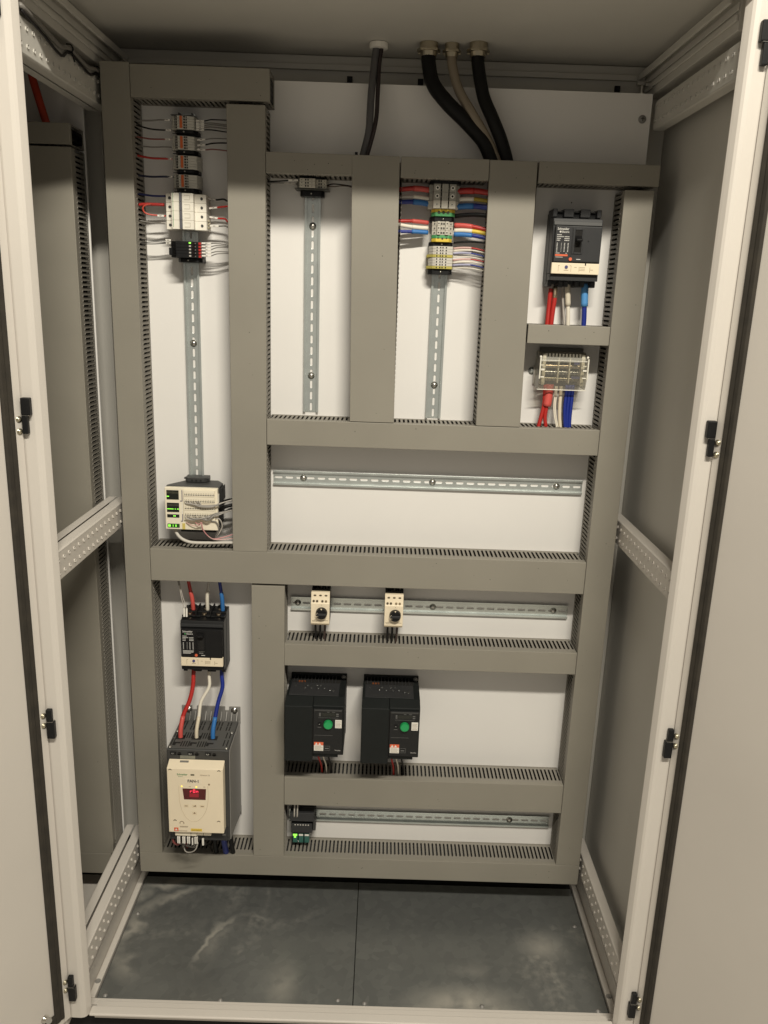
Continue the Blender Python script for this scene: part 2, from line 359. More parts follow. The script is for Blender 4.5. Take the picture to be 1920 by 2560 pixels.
# mounting plate
mp = ob('mounting_plate', B().box(0.0, 1.1352, 0.0, 0.003, 0.100, 1.9930), plate, enc)
s_ = screw(mp, (1.1175, 0.0, 1.9435), (0, -1, 0), 0.0062, midgrey)
ob('screw_slot', B().box(1.1135, 1.1215, -0.0058, -0.0040, 1.9430, 1.9440).box(1.1170, 1.1180, -0.0058, -0.0040, 1.9395, 1.9475), dark, mp)
ob('pilot_hole', B().cyl((0.9835, -0.0004, 1.773), (0.9835, 0.0006, 1.773), 0.0014, n=8), dark, mp)

# doors, opened 120 degrees
TH = R(120); DD = Vector((math.cos(TH), -math.sin(TH), 0)); DN = Vector((math.sin(TH), math.cos(TH), 0)); P0 = Vector((-0.0456, -0.4581, 0))
def doorf(right):
    def f(p):
        q = P0 + DD * p[0] + DN * p[1] + Vector((0, 0, p[2]))
        if right: q.x = mx(q.x)
        return q
    return f
for right in (0, 1):
    f = doorf(right)
    zb, zt, W = 0.0275, 2.0990, 0.613
    dr = ob('door', B(f).box(0.0, W, -0.022, -0.0015, zb, zt), paint, enc, label='right-hand door, flat grey inner face swung open' if right else 'left-hand door, narrow inner face swung open at the left', bev=0.002)
    b = B(f).box(0.0002, 0.0157, -0.0014, 0.0010, zb, zt).box(0.0159, W, -0.0014, 0.0010, zb, zb + 0.0157)
    ob('door_rim', b, paint, dr, bev=0.0012)
    prof = [(0.0162, -0.0014), (0.0166, 0.0030), (0.0194, 0.0052), (0.0267, 0.0036), (0.0293, 0.0050), (0.0362, 0.0050), (0.0388, 0.0028), (0.0391, -0.0014)]
    gb = B(f).prism(prof, zb + 0.0162, zt - 0.015, 'z')
    gb.prism([(q, zb + s) for s, q in prof], 0.0393, W - 0.02, 'x')
    ob('door_gasket', gb, gasket, dr, smooth=False, bev=0.0006)
    if not right:
        b = B(f); b.cyl((0.0625, -0.0012, 0.0780), (0.0625, 0.012, 0.0820), 0.0040, n=12); b.cyl((0.0625, 0.012, 0.0820), (0.0645, 0.017, 0.0840), 0.0062, n=12); b.cyl((0.0625, -0.0012, 0.0780), (0.0625, 0.003, 0.0790), 0.0080, n=14)
        ob('door_stud', b, steel, dr, smooth=False)
    for z0, up in ((1.9668, 1), (1.3412, 1), (0.7454, 0), (0.1150, 0)):
        hb = B((lambda p: Vector((mx(p[0]), p[1], p[2]))) if right else None)
        if up: hb.box(-0.0425, -0.0262, -0.4691, -0.4574, z0 + 0.0008, z0 + 0.0314).box(-0.0430, -0.0327, -0.4676, -0.4574, z0 - 0.0325, z0)
        else: hb.box(-0.0430, -0.0320, -0.4676, -0.4574, z0 + 0.0008, z0 + 0.0252).box(-0.0430, -0.0278, -0.4691, -0.4574, z0 - 0.0356, z0)
        hg = ob('hinge', hb, black, dr, bev=0.0018)
        ob('hinge_washer', B((lambda p: Vector((mx(p[0]), p[1], p[2]))) if right else None).box(-0.0422, -0.0300, -0.4686, -0.4580, z0 + 0.0001, z0 + 0.0007), steel, hg)
        for dz in (-0.0068, -0.0283) if up else (0.0120, -0.0089):
            b = B(f); b.cyl((0.0080, 0.001, z0 + dz), (0.0080, 0.0026, z0 + dz), 0.0056, n=16); b.dome((0.0080, 0.0026, z0 + dz), (0, 1, 0), 0.0042, 0.0030)
            ob('hinge_screw', b, yzinc, dr, smooth=True)

# cable loom tied along the upper left rail
XL = -0.0072
b = B().tube([(XL, -0.432, 1.9915), (XL - 0.0005, -0.360, 1.985), (XL, -0.271, 1.975), (XL - 0.0005, -0.224, 1.983), (XL, -0.140, 1.975), (XL - 0.0005, -0.077, 1.982), (XL - 0.0005, -0.030, 1.969), (XL - 0.004, 0.000, 1.93), (XL - 0.010, 0.010, 1.88)], 0.0042, n=8)
lo = ob('cable', b, greyw, None, 'light grey cable tied along the upper left perforated rail', smooth=True, loc=(XL, -0.22, 1.98), cat='cable')
for y, z in ((-0.224, 1.983), (-0.077, 1.982)):
    b = B().tube([(XL - 0.0060, y, z + 0.008), (XL + 0.0025, y, z + 0.007), (XL + 0.0062, y, z), (XL + 0.0025, y, z - 0.007), (XL - 0.004, y, z - 0.0075)], 0.0014, n=6).cyl((XL + 0.004, y, z - 0.004), (XL + 0.008, y - 0.001, z - 0.022), 0.0015, n=6)
    ob('cable_tie', b, black, lo)
b = B().tube([(XL, -0.428, 1.985), (XL + 0.001, -0.350, 1.973), (XL + 0.001, -0.271, 1.960), (XL, -0.224, 1.977), (XL + 0.001, -0.130, 1.964), (XL, -0.077, 1.976), (XL - 0.001, -0.027, 1.960), (XL - 0.006, 0.004, 1.92), (XL - 0.012, 0.012, 1.87)], 0.0026, n=7)
ob('cable', b, dkw, None, 'thin black cable sagging below the grey one on the upper left rail', smooth=True, loc=(XL, -0.22, 1.97), cat='cable')

# ------------------------------------------------------------------ neighbouring bay on the left
nb = thing('adjoining_enclosure_bay', 'adjoining enclosure bay seen through the opening left of the tall duct', 'enclosure', (-0.6, -0.20, -0.10))
ob('mounting_plate', B().box(-1.15, -0.0658, 0.0, 0.003, 0.100, 1.993), plate, nb)
ob('roof_panel', B().box(-1.20, -0.0602, -0.402, 0.134, 2.0700, 2.0725), paintin, nb)
ob('top_beam', B().box(-1.20, -0.0562, -0.4545, -0.405, 2.031, 2.0995), paint, nb, bev=0.003)
ob('floor_plate', B().box(-1.16, -0.0605, -0.402, 0.0170, 0.0000, 0.0030), paint, nb)
ob('plinth', B().box(-1.20, -0.0502, -0.425, 0.135, -0.10, -0.0065), dark, nb)  # shadow put into the colour, as on the main plinth
ob('door', B().box(-1.199, -0.0600, -0.4800, -0.4600, 0.0275, 2.0990), paint, nb, bev=0.002)
ob('side_panel', B().box(-1.2035, -1.201, -0.43, 0.138, -0.10, 2.09), paintin, nb)
ob('bottom_beam', B().box(-1.20, -0.0562, -0.4545, -0.405, -0.006, 0.040), paint, nb, bev=0.0015)
for k, zc in enumerate((1.9521, 1.0503, 0.1464)):
    fl = B()
    for s in (1, -1):
        fl.prism([(-0.0608, zc + s * 0.0262), (-0.0597, zc + s * 0.0281), (-0.0571, zc + s * 0.0291), (-0.0393, zc + s * 0.0299), (-0.0393, zc + s * 0.0278), (-0.0560, zc + s * 0.0270), (-0.0587, zc + s * 0.0257)], -0.4419, 0.0035, 'y')
    fl.box(-0.0608, -0.0592, -0.4419, 0.0035, zc - 0.0262, zc + 0.0262)
    ob('perforated_rail', fl, paintin if k == 0 else paint, nb, bev=0.0005)

# ------------------------------------------------------------------ wiring ducts
def duct(label, x0, x1, z0, z1, o, group='slotted wiring ducts on the mounting plate', lean=0.0, topcap=False):
    """o: 'v' or 'h'. Slotted walls along the long sides, a plain cover on the front."""
    t = thing('wiring_duct', label, 'wiring duct', ((x0 + x1) / 2, 0, z0), group)
    c = B()
    y0, y1 = -H, -0.0715
    if o == 'v':
        c.hexa([(x0, y1, z0), (x1, y1, z0), (x1 - lean, y1, z1), (x0 - lean, y1, z1)], [(x0, y0, z0), (x1, y0, z0), (x1 - lean, y0, z1), (x0 - lean, y0, z1)])
    else: c.box(x0, x1, y0, y1, z0, z1)
    ob('cover', c, ductm, t, bev=0.0011)
    i = 0.0014
    base = B().box(x0 + i, x1 - i, -0.0025, -0.0006, z0 + 0.0004, z1 - 0.0004)
    ob('duct_base', base, ductd, t)
    pt = 0.0100
    if o == 'v':
        n = int((z1 - z0) / pt); p = (z1 - z0) / n
        b = B().cells((x1 - i, -0.0006, z0), (0, -1, 0), (0, 0, 1), 1, n, 0.0711, p, 0.0245, 0.0021, 0.0014, 0.0012)
        b2 = B().cells((x0 + i, -0.0006, z0), (0, -1, 0), (0, 0, 1), 1, n, 0.0711, p, 0.0245, 0.0021, 0.0014, -0.0012)
    else:
        n = int((x1 - x0) / pt); p = (x1 - x0) / n
        b = B().cells((x0, -0.0006, z1 - i), (0, -1, 0), (1, 0, 0), 1, n, 0.0711, p, 0.0245, 0.0021, 0.0014, -0.0012)
        b2 = B().cells((x0, -0.0006, z0 + i), (0, -1, 0), (1, 0, 0), 1, n, 0.0711, p, 0.0245, 0.0021, 0.0014, 0.0012)
    ob('slotted_wall', b, ductd, t); ob('slotted_wall', b2, ductd, t)
    # black tubes standing for wires, added inside so the slots look dark
    fb = B(); wd = (x1 - x0) if o == 'v' else (z1 - z0)
    nw = max(3, int((wd - 0.008) / 0.0105))
    for j in range(nw):
        for d in range(5):
            cc = 0.0145 + (wd - 0.029) * j / (nw - 1); yy = -0.0090 - 0.0125 * d
            if o == 'v': fb.cyl((x0 + cc, yy, z0 + 0.003), (x0 + cc - lean, yy, z1 - 0.003), 0.0062, n=6)
            else: fb.cyl((x0 + 0.003, yy, z0 + cc), (x1 - 0.003, yy, z0 + cc), 0.0062, n=6)
    ob('dark_wire_fill', fb, blackw, t, kind='stuff')
    return t
G = 0.0009  # duct and device coordinates below were projected from image pixels at assumed depths
duct('full-height grey duct along the left edge of the white plate', 0.0, 0.0596 - G, 0.1583, 1.9988, 'v')
duct('short grey duct across the top left, above the terminal column', 0.0596, 0.3398, 1.9353, 1.9958, 'h')
duct('tall grey duct between the terminal column and the empty rail column', 0.2521, 0.3318 - G, 0.9806, 1.9285, 'v')
duct('short grey duct above the two-tier terminal block', 0.3318, 0.5098 - G, 1.8010, 1.8416, 'h')
duct('wide grey duct where the thin grey cables enter, left of the coloured cables', 0.5160, 0.6150 - G, 1.2919, 1.8416, 'v', lean=0.0075)
duct('short grey duct above the red, white and blue cable terminals', 0.6095, 0.7920 - G, 1.8010, 1.8416, 'h')
duct('wide grey duct where the thick black cables enter', 0.7970, 0.8958 - G, 1.2919, 1.8410, 'v', lean=0.0050)
duct('short grey duct across the top right corner above the upper moulded-case breaker', 0.8936, 1.1430, 1.8006, 1.8420, 'h')
duct('tall grey duct along the right edge of the white plate', 1.0745, 1.1352, 0.1583, 1.7925, 'v')
duct('short grey duct between the upper moulded-case breaker and the clear distribution block', 0.8962, 1.0745 - G, 1.4755, 1.5155, 'h')
duct('grey crossing duct under the three upper windows and the clear distribution block', 0.3318, 1.0745 - G, 1.2333, 1.2916 - G, 'h')
duct('deep grey crossing duct below the input module and long empty rail', 0.0596, 1.0745 - G, 0.9024, 0.9803, 'h')
duct('grey upright duct right of the soft starter', 0.2930, 0.3721 - G, 0.1583, 0.8975, 'v', lean=-0.001)
duct('grey crossing duct between the two manual motor breakers and the two drives', 0.3721, 1.0745 - G, 0.6958, 0.7521, 'h')
duct('grey crossing duct directly under the two black drives', 0.3721, 1.0745 - G, 0.3114, 0.3908, 'h')
duct('grey duct along the bottom edge of the white plate', 0.0, 1.1352, 0.1000, 0.1579, 'h')
duct('broad grey upright duct in the adjoining bay at far left', -0.2175, -0.0680, 0.1512, 1.8375, 'v', 'wiring ducts in the adjoining bay')
nt_ = duct('grey crossing duct at the top of the adjoining bay under the red cable', -1.10, -0.0680, 1.8420, 1.8825, 'h', 'wiring ducts in the adjoining bay')
screw(nt_, (-0.078, -0.0722, 1.8475), (1, 0, 0), 0.003)
duct('grey crossing duct at the foot of the adjoining bay', -1.10, -0.0740, 0.0905, 0.1508, 'h', 'wiring ducts in the adjoining bay')

for o in [o for o in COL.objects if o.name.startswith('wiring_duct')]:
    fb = B(); x0_, z0_ = o['_o'][0], o['_o'][2]
    cvr = [c for c in o.children if c.name.startswith('cover')][0]
    xs = [v.co.x + x0_ for v in cvr.data.vertices]; zs = [v.co.z + z0_ for v in cvr.data.vertices]
    for k in range(int(3 + 6 * random.random())):
        x = random.uniform(min(xs) + 0.01, max(xs) - 0.012); z = random.uniform(min(zs) + 0.008, max(zs) - 0.008); r = random.uniform(0.0004, 0.0011)
        fb.cyl((x, -H + 0.0005, z), (x, -H - 0.00012, z), r, n=6)
    ob('dirt_fleck', fb, MATS['foam_gasket'], o, kind='stuff')
# ------------------------------------------------------------------ mounting rails (35 mm top hat)
RAILG = 'zinc mounting rails on the white plate'
def rail(label, o, c, a0, a1, screws, sl=0.018, pitch=0.025, off=0.0):
    t = thing('mounting_rail', label, 'rail', (c, 0, a0) if o == 'v' else (a0, 0, c), RAILG)
    f = (lambda p: Vector((c + p[0], p[1], p[2]))) if o == 'v' else (lambda p: Vector((p[2], p[1], c - p[0])))
    b = B(f)
    for s in (1, -1):
        pr = [(s * 0.0135, -0.0010), (s * 0.0125, -0.0010), (s * 0.0125, -0.0075), (s * 0.0175, -0.0075), (s * 0.0175, -0.0065), (s * 0.0135, -0.0065)]
        b.prism(pr if s > 0 else pr[::-1], a0, a1, 'z')
    n = int((a1 - a0 - 0.004) / pitch); p = (a1 - a0) / n
    if o == 'v': b.xf = None; b.cells((c - 0.0125, -0.0012, a0), (1, 0, 0), (0, 0, 1), 1, n, 0.025, p, 0.0024, sl / 2, 0.0018, 0.0009)
    else: b.xf = None; b.cells((a0, -0.0012, c - 0.0125), (1, 0, 0), (0, 0, 1), n, 1, p, 0.025, sl / 2, 0.0024, 0.0018, 0.0009)
    ob('rail_profile', b, zinc, t, bev=0.0004)
    for s in screws: screw(t, (c, -0.0014, s) if o == 'v' else (s, -0.0014, c), (0, -1, 0), 0.0058)
    return t
rail('upright zinc rail in the left terminal column, half empty', 'v', 0.1548, 1.03, 1.922, (1.4457,))
rail('upright empty zinc rail below the two-tier terminal block', 'v', 0.4222, 1.2985, 1.806, (1.7062, 1.382))
rail('upright zinc rail below the coloured cable terminals', 'v', 0.7048, 1.2940, 1.806, (1.3704,))
rail('long empty zinc rail in the wide white window', 'h', 1.1415, 0.3354, 1.0668, (0.4064, 0.7118, 1.0057))
rail('zinc rail carrying the two manual motor breakers', 'h', 0.8262, 0.3782, 1.0606, (0.395, 0.728, 1.0259))
rail('zinc rail in the bottom window beside the black relay block', 'h', 0.2295, 0.3753, 1.0652, (0.9605,))

# ------------------------------------------------------------------ wires
def wire(name, label, pts, r, m, group=None, cat='wire', sub=5, n=7, sleeves=()):
    """sleeves: (i0, i1, radius, material, name) put a sleeve on the segment between point numbers"""
    p0 = pts[0]
    o = ob(name, B().tube(pts, r, n=n, sub=sub), m, None, label, smooth=True, loc=p0, cat=cat, group=group)
    for (a, b_, rr, mm, nm) in sleeves:
        ob(nm, B().tube(pts[a:b_ + 1], rr, n=max(n, 8), sub=4), mm, o, smooth=True)
    return o
def marker(parent, x0, x1, y, z, tilt=0.0, h=0.0036, m=None):
    b = B().hexa([(x0, y + 0.0012, z - h / 2 - tilt), (x1, y + 0.0012, z - h / 2 + tilt), (x1, y + 0.0012, z + h / 2 + tilt), (x0, y + 0.0012, z + h / 2 - tilt)],
                 [(x0, y - 0.0022, z - h / 2 - tilt), (x1, y - 0.0022, z - h / 2 + tilt), (x1, y - 0.0022, z + h / 2 + tilt), (x0, y - 0.0022, z + h / 2 - tilt)])
    o = ob('marker_sleeve', b, m or labelw, parent, bev=0.0006)
    xm = (x0 + x1) / 2; t = B()
    for k in (-1, 0, 1): t.box(xm + k * 0.0016 - 0.0005, xm + k * 0.0016 + 0.0005, y - 0.0024, y - 0.00225, z - h * 0.22 + tilt * k * 0.3, z + h * 0.22 + tilt * k * 0.3)
    ob('marker_print', t, ink, o)

# ------------------------------------------------------------------ left terminal column
tprof = [(-0.0265, 0.0), (-0.0265, -0.026), (-0.0225, -0.040), (-0.0120, -0.0455), (-0.0105, -0.048), (0.0075, -0.048), (0.0090, -0.0455), (0.0225, -0.040), (0.0265, -0.026), (0.0265, 0.0)]
def tgroup(label, zt, n, pitch, xr=0.0, y2=0.0):
    t = thing('terminal_strip', label, 'terminal block', (0.1535, 0, zt), 'grey terminal strips with orange bridges')
    xc = 0.1535
    for k in range(n):
        z1 = zt - k * pitch
        ob('terminal', B().prism([(xc + p[0] + (xr if p[0] > 0.02 else 0), p[1]) for p in tprof], z1 - pitch + 0.0003, z1, 'z'), tgrey, t, bev=0.0005)
    zb = zt - n * pitch
    ob('bridge', B().box(xc - 0.0048, xc + 0.0006, -0.0500, -0.0481, zb + 0.002, zt - 0.001), orange, t, bev=0.0004)
    h = B()
    for k in range(n):
        zc = zt - (k + .5) * pitch
        for x in (-0.0118, 0.0040, 0.0085):
            yy = -0.0482 if -0.0105 < x < 0.0075 else -0.0472
            h.cyl((xc + x, yy + 0.0004, zc), (xc + x, yy - 0.0006, zc), 0.00155, n=8)
        for x in (0.0060,): h.box(xc + x - 0.0006, xc + x + 0.0006, -0.0486, -0.0481, zc - 0.0018, zc + 0.0018)
        h.box(xc - 0.0158, xc - 0.0151, -0.0462, -0.0436, zc - 0.0016, zc + 0.0016)
    ob('clamp_openings', h, dark, t)
    e = B().prism([(xc - 0.019, 0.0), (xc - 0.019, -0.028), (xc - 0.012, -0.040), (xc + 0.020, -0.040), (xc + 0.028, -0.028), (xc + 0.028, 0.0)], zb - 0.0070, zb - 0.0003, 'z')
    e.box(xc - 0.026, xc - 0.019, -0.030, -0.026, zb - 0.0062, zb - 0.0050)
    ob('shaded_gap_block', e, black, t, bev=0.001)
    screw(t, (xc + 0.001, -0.040, zb - 0.0035), (0, -1, 0), 0.0013)
    return t
ta = tgroup('topmost grey terminal strip with orange bridge under the top duct', 1.9105, 5, 0.0052)
b = B().box(0.130, 0.178, -0.0480, -0.002, 1.9108, 1.9120); b.box(0.146, 0.149, -0.0492, -0.030, 1.9121, 1.9155).box(0.172, 0.174, -0.0440, -0.030, 1.9121, 1.9165)
ob('end_plate', b, dgrey2, ta)
tgroup('second grey terminal strip from the top, with black and pink wires at right', 1.8718, 5, 0.0070 * 0.76, 0.0)
tgroup('third grey terminal strip with one red wire at its left', 1.8340, 5, 0.0053, 0.004)
tgroup('lowest grey terminal strip, just above the white modular breaker', 1.7965, 5, 0.0053, 0.004)

def lw(nm, label, z, x1, m, r, mk=True, dz=0.0, clearm=False, sag=0.0025):
    o = wire('wire', label, [(0.050, -0.046, z + dz), (0.060, -0.043, z + dz), (0.085, -0.042, z + dz * 0.4 - sag * 0.6), (0.108, -0.042, z - sag * 0.2), (x1, -0.040, z)], r, m, 'wires entering the left terminal column')
    if mk: marker(o, x1 - 0.013, x1 - 0.001, -0.0405, z, m=clearm or labelw)
    return o
lw('w', 'short grey-brown wire at the left of the topmost terminal strip, upper', 1.9020, 0.128, greyw, 0.0017, dz=-0.003)
lw('w', 'short black wire at the left of the topmost terminal strip, lower', 1.8828, 0.130, dkw, 0.0016, dz=0.006)
lw('w', 'thin dull red wire at the left of the second terminal strip', 1.8650, 0.128, mat('dull_red', (0.22, 0.06, 0.05), 0.4), 0.0016, dz=0.002)
lw('w', 'thin grey wire at the left of the second terminal strip', 1.8500, 0.128, greyw, 0.0015, dz=0.0, mk=False)
lw('w', 'red wire at the left of the third terminal strip', 1.8275, 0.129, redw, 0.0022, dz=0.003)
lw('w', 'dark blue wire at the left of the lowest terminal strip', 1.7920, 0.130, mat('navy', (0.012, 0.016, 0.045), 0.4), 0.0022, dz=0.0)
lw('w', 'blue wire entering the top left of the white modular breaker', 1.7535, 0.111, mat('deep_blue', (0.012, 0.02, 0.12), 0.4), 0.0022, dz=0.002, clearm=tgrey)
lw('w', 'grey wire at the lowest left terminal of the white modular breaker', 1.6985, 0.114, greyw, 0.0014, dz=0.003, clearm=lgreyw)
# looped red jumper at the left of the modular breaker
o = wire('wire', 'thick red wire into the second left terminal of the white modular breaker', [(0.052, -0.048, 1.733), (0.070, -0.047, 1.735), (0.090, -0.046, 1.7355), (0.110, -0.044, 1.7355)], 0.0034, redw)
o = wire('wire', 'red jumper wire looping back to the left of the white modular breaker', [(0.085, -0.050, 1.7360), (0.072, -0.052, 1.733), (0.0665, -0.053, 1.7265), (0.0700, -0.052, 1.7180), (0.080, -0.050, 1.7145), (0.096, -0.046, 1.7135), (0.112, -0.044, 1.7130)], 0.0016, mat('jumper_red', (0.50, 0.06, 0.035), 0.35))
marker(o, 0.095, 0.109, -0.0455, 1.7130, h=0.0042)

def rw(label, z, x0, m, r, zend=None, mkw=0.017, tilt=0.0, grp=None, y=-0.038, mm=None):
    zend = z if zend is None else zend
    o = wire('wire', label, [(x0, y, z), (x0 + 0.018, y - 0.001, z + tilt * 1.5), (x0 + 0.034, y - 0.005, (z + zend) / 2 + 0.0015), (0.2450, -0.046, zend), (0.262, -0.048, zend - 0.001)], r, m, grp)
    if mkw: marker(o, x0, x0 + mkw, y - 0.0005, z + tilt * 0.5, tilt, m=mm)
    return o
for k, (z, ze, m) in enumerate(((1.9030, 1.9045, dkw), (1.8982, 1.8960, greyw), (1.8945, 1.8930, greyw), (1.8905, 1.8885, greyw), (1.8860, 1.8820, dkw))):
    rw('%s wire with white marker at the right of the topmost strip, %s from the top' % (('black', 'grey', 'grey', 'grey', 'dark')[k], ('first', 'second', 'third', 'fourth', 'fifth')[k]), z, 0.1805, m, 0.0013, ze, grp='marked wires right of the topmost terminal strip')
rw('grey wire at the upper right of the second terminal strip', 1.8665, 0.182, greyw, 0.0012, 1.8690, tilt=0.0008)
rw('black arched wire at the middle right of the second terminal strip', 1.8560, 0.182, dkw, 0.0016, 1.8610, tilt=0.0010)
rw('pinkish wire at the lower right of the second terminal strip', 1.8475, 0.182, mat('dull_pink', (0.25, 0.11, 0.10), 0.4), 0.0015, 1.8460)
rw('black wire with clear sleeve at the upper right of the modular breaker', 1.7510, 0.202, dkw, 0.0020, 1.7475, tilt=-0.001, mm=lgreyw)
rw('dark red wire with tilted white marker right of the modular breaker', 1.7325, 0.204, redw, 0.0020, 1.7365, tilt=0.0012, mkw=0.018)
rw('bright red wire with white marker low at the right of the modular breaker', 1.7140, 0.2045, redw, 0.0020, 1.7055, tilt=-0.0012, mkw=0.019)
rw('grey wire with white marker at the lowest right of the modular breaker', 1.6965, 0.205, greyw, 0.0016, 1.6950, mkw=0.019)

# modular 4-pole breaker on the rail (poles stacked vertically)
mb = thing('modular_breaker', 'white four-pole modular breaker with a dark toggle bar across it', 'circuit breaker', (0.157, 0, 1.686))
PZ = 0.0181
for k in range(4):
    z0 = 1.6862 + k * PZ; z1 = z0 + PZ - 0.0003
    prof = [(0.1140, -0.002), (0.1140, -0.046), (0.1305, -0.046), (0.1305, -0.064), (0.1762, -0.064), (0.1762, -0.050), (0.1995, -0.046), (0.1995, -0.002)]
    p = ob('pole_housing', B().prism(prof, z0, z1, 'z'), white, mb, bev=0.0007)
    s = B()
    for x, yy in ((0.1220, -0.046), (0.1900, -0.0474)): s.cyl((x, yy + 0.002, z0 + 0.009), (x, yy - 0.0006, z0 + 0.009), 0.0031, n=14)
    ob('terminal_well', s, dgrey2, p)
    s = B().box(0.1570, 0.1692, -0.0646, -0.0636, z0 + 0.0045, z0 + 0.0053).box(0.1570, 0.1692, -0.0646, -0.0636, z0 + 0.0128, z0 + 0.0136).box(0.1684, 0.1692, -0.0646, -0.0636, z0 + 0.0054, z0 + 0.0127)
    ob('marking_frame', s, beige, p)
ob('pole_print', B().box(0.1330, 0.1338, -0.0646, -0.0638, 1.690, 1.757).box(0.1330, 0.1352, -0.0646, -0.0638, 1.7575, 1.7582), inkg, mb)
b = B()
for k in range(4): b.box(0.1478, 0.1530, -0.0700, -0.0642, 1.6866 + k * PZ, 1.6866 + (k + 1) * PZ - 0.0006)
b.box(0.1484, 0.1524, -0.0690, -0.0643, 1.6868, 1.7580)
ob('toggle_bar', b, mat('toggle_slate', (0.10, 0.10, 0.115), 0.45), mb, bev=0.0008)
b = B()
for z in (1.7045, 1.6975, 1.6905): b.box(0.1996, 0.2045, -0.034, -0.026, z, z + 0.0042)
ob('terminal_clip', b, yzinc, mb, bev=0.0008)

# black relay/fuse block with a green LED
rl = thing('fuse_terminal_block', 'black fuse terminal block with glowing green lamp under the white modular breaker', 'terminal block', (0.158, 0, 1.62), )
for k in range(5):
    z1 = 1.6620 - k * 0.0066
    ob('fuse_terminal', B().prism([(0.1260, -0.002), (0.1220, -0.030), (0.1230, -0.050), (0.1360, -0.060), (0.1380, -0.070), (0.1720, -0.070), (0.1760, -0.056), (0.1860, -0.050), (0.1890, -0.030), (0.1870, -0.002)], z1 - 0.0063, z1, 'z'), black, rl, bev=0.0006)
    ob('wire_port', B().box(0.1825, 0.1880, -0.0540, -0.0480, z1 - 0.0056, z1 - 0.0008), redw, rl, bev=0.0006)
    o = ob('indicator', B().box(0.1660, 0.1705, -0.0712, -0.0701, z1 - 0.0048, z1 - 0.0016), ledg if k == 0 else lgreyw, rl, bev=0.0005)
b = B(); 
for k in range(5): b.box(0.1755, 0.1775, -0.0570, -0.0545, 1.6620 - k * 0.0066 - 0.0045, 1.6620 - k * 0.0066 - 0.0020)
ob('test_point', b, steel, rl)
ob('shaded_gap_block', B().prism([(0.1345, 0), (0.1345, -0.035), (0.142, -0.046), (0.180, -0.046), (0.187, -0.035), (0.187, 0)], 1.6200, 1.6287, 'z'), black, rl, bev=0.0012)
screw(rl, (0.158, -0.046, 1.6245), (0, -1, 0), 0.0014)
ob('side_socket', B().box(0.1185, 0.1345, -0.052, -0.012, 1.6340, 1.6490).box(0.1345, 0.1365, -0.060, -0.012, 1.634, 1.660), black, rl, bev=0.001)
for k in range(5):
    z = 1.6600 - k * 0.0064
    o = rw('grey wire with white marker right of the black fuse block, %s from the top' % ('first', 'second', 'third', 'fourth', 'fifth')[k], z, 0.1890, greyw, 0.0011, (1.6580, 1.6555, 1.6535, 1.6440, 1.6410)[k], grp='marked wires right of the black fuse block', mkw=0.0205, y=-0.050)
lw('w', 'dark wire at the upper left of the black fuse block', 1.6645, 0.122, dkw, 0.0010, dz=-0.001)
o = lw('w', 'black looped wire at the lower left of the black fuse block', 1.6595, 0.122, dkw, 0.0010, dz=-0.002, sag=-0.002)
lw('w', 'second black wire crossing the loop left of the black fuse block', 1.6580, 0.122, dkw, 0.0010, dz=-0.003, sag=0.002)

# ------------------------------------------------------------------ input/output module
io = thing('input_output_module', 'cream input and output module with green-lit displays and grey wire bundles', 'controller', (0.155, 0, 1.03))
b = B().prism([(0.0990, -0.0710), (0.0990, -0.060), (0.135, -0.004), (0.206, -0.004), (0.2215, -0.030), (0.2215, -0.0710)], 1.037, 1.1290, 'z')
ob('black_base', b, dgrey2, io, bev=0.0015)
ob('right_connector', B().box(0.2216, 0.2245, -0.066, -0.020, 1.092, 1.124).box(0.2216, 0.2240, -0.062, -0.030, 1.06, 1.085), dgrey, io, bev=0.001)
ob('faceplate', B().box(0.0985, 0.2190, -0.0840, -0.0712, 1.0290, 1.1275), ivory, io, bev=0.0014)
ob('terminal_cover', B().box(0.1420, 0.2135, -0.0890, -0.0842, 1.0530, 1.1240), ivory, io, bev=0.001)
ob('side_clip', B().box(0.2192, 0.2208, -0.082, -0.072, 1.094, 1.114), white, io)
for x0, x1, z0, z1, m in ((0.1030, 0.1308, 1.1000, 1.1215, dispb), (0.1030, 0.1308, 1.0705, 1.0920, dispb), (0.1030, 0.1308, 1.0575, 1.0648, dispb), (0.1030, 0.1308, 1.0335, 1.0425, dispg)):
    d = ob('display', B().box(x0, x1, -0.0852, -0.0842, z0, z1), m, io, bev=0.0003)
    s = B(); g = B()
    h = z1 - z0
    if h > 0.015:
        for k in range(9):
            x = x0 + 0.002 + k * 0.0028; s.box(x, x + 0.0010, -0.0855, -0.0853, z1 - 0.0075, z1 - 0.003)
        if z0 > 1.09: g.box(x0 + 0.0004, x0 + 0.0058, -0.0856, -0.0853, z0 + 0.0062, z0 + 0.0082)
        else:
            for k in (0, 1, 2, 3, 4, 5, 7, 9, 10): g.box(x0 + 0.0006 + k * 0.0025, x0 + 0.0024 + k * 0.0025, -0.0856, -0.0853, z0 + 0.0062, z0 + 0.0082)
        ob('display_marks', s, mat('dim_print', (0.10, 0.095, 0.06), 0.6) if 'dim_print' not in MATS else MATS['dim_print'], d)
    elif h > 0.0085:
        for xx, ww in ((0.0020, 0.0026), (0.0052, 0.0020), (0.0125, 0.0010), (0.0185, 0.0020)): g.box(x0 + xx, x0 + xx + ww, -0.0856, -0.0853, z0 + 0.0018, z1 - 0.0018)
    else:
        for xx in (0.0145, 0.0175): g.box(x0 + xx, x0 + xx + 0.0020, -0.0856, -0.0853, z0 + 0.0024, z1 - 0.0022)
    ob('green_segments', g, ledg, d)
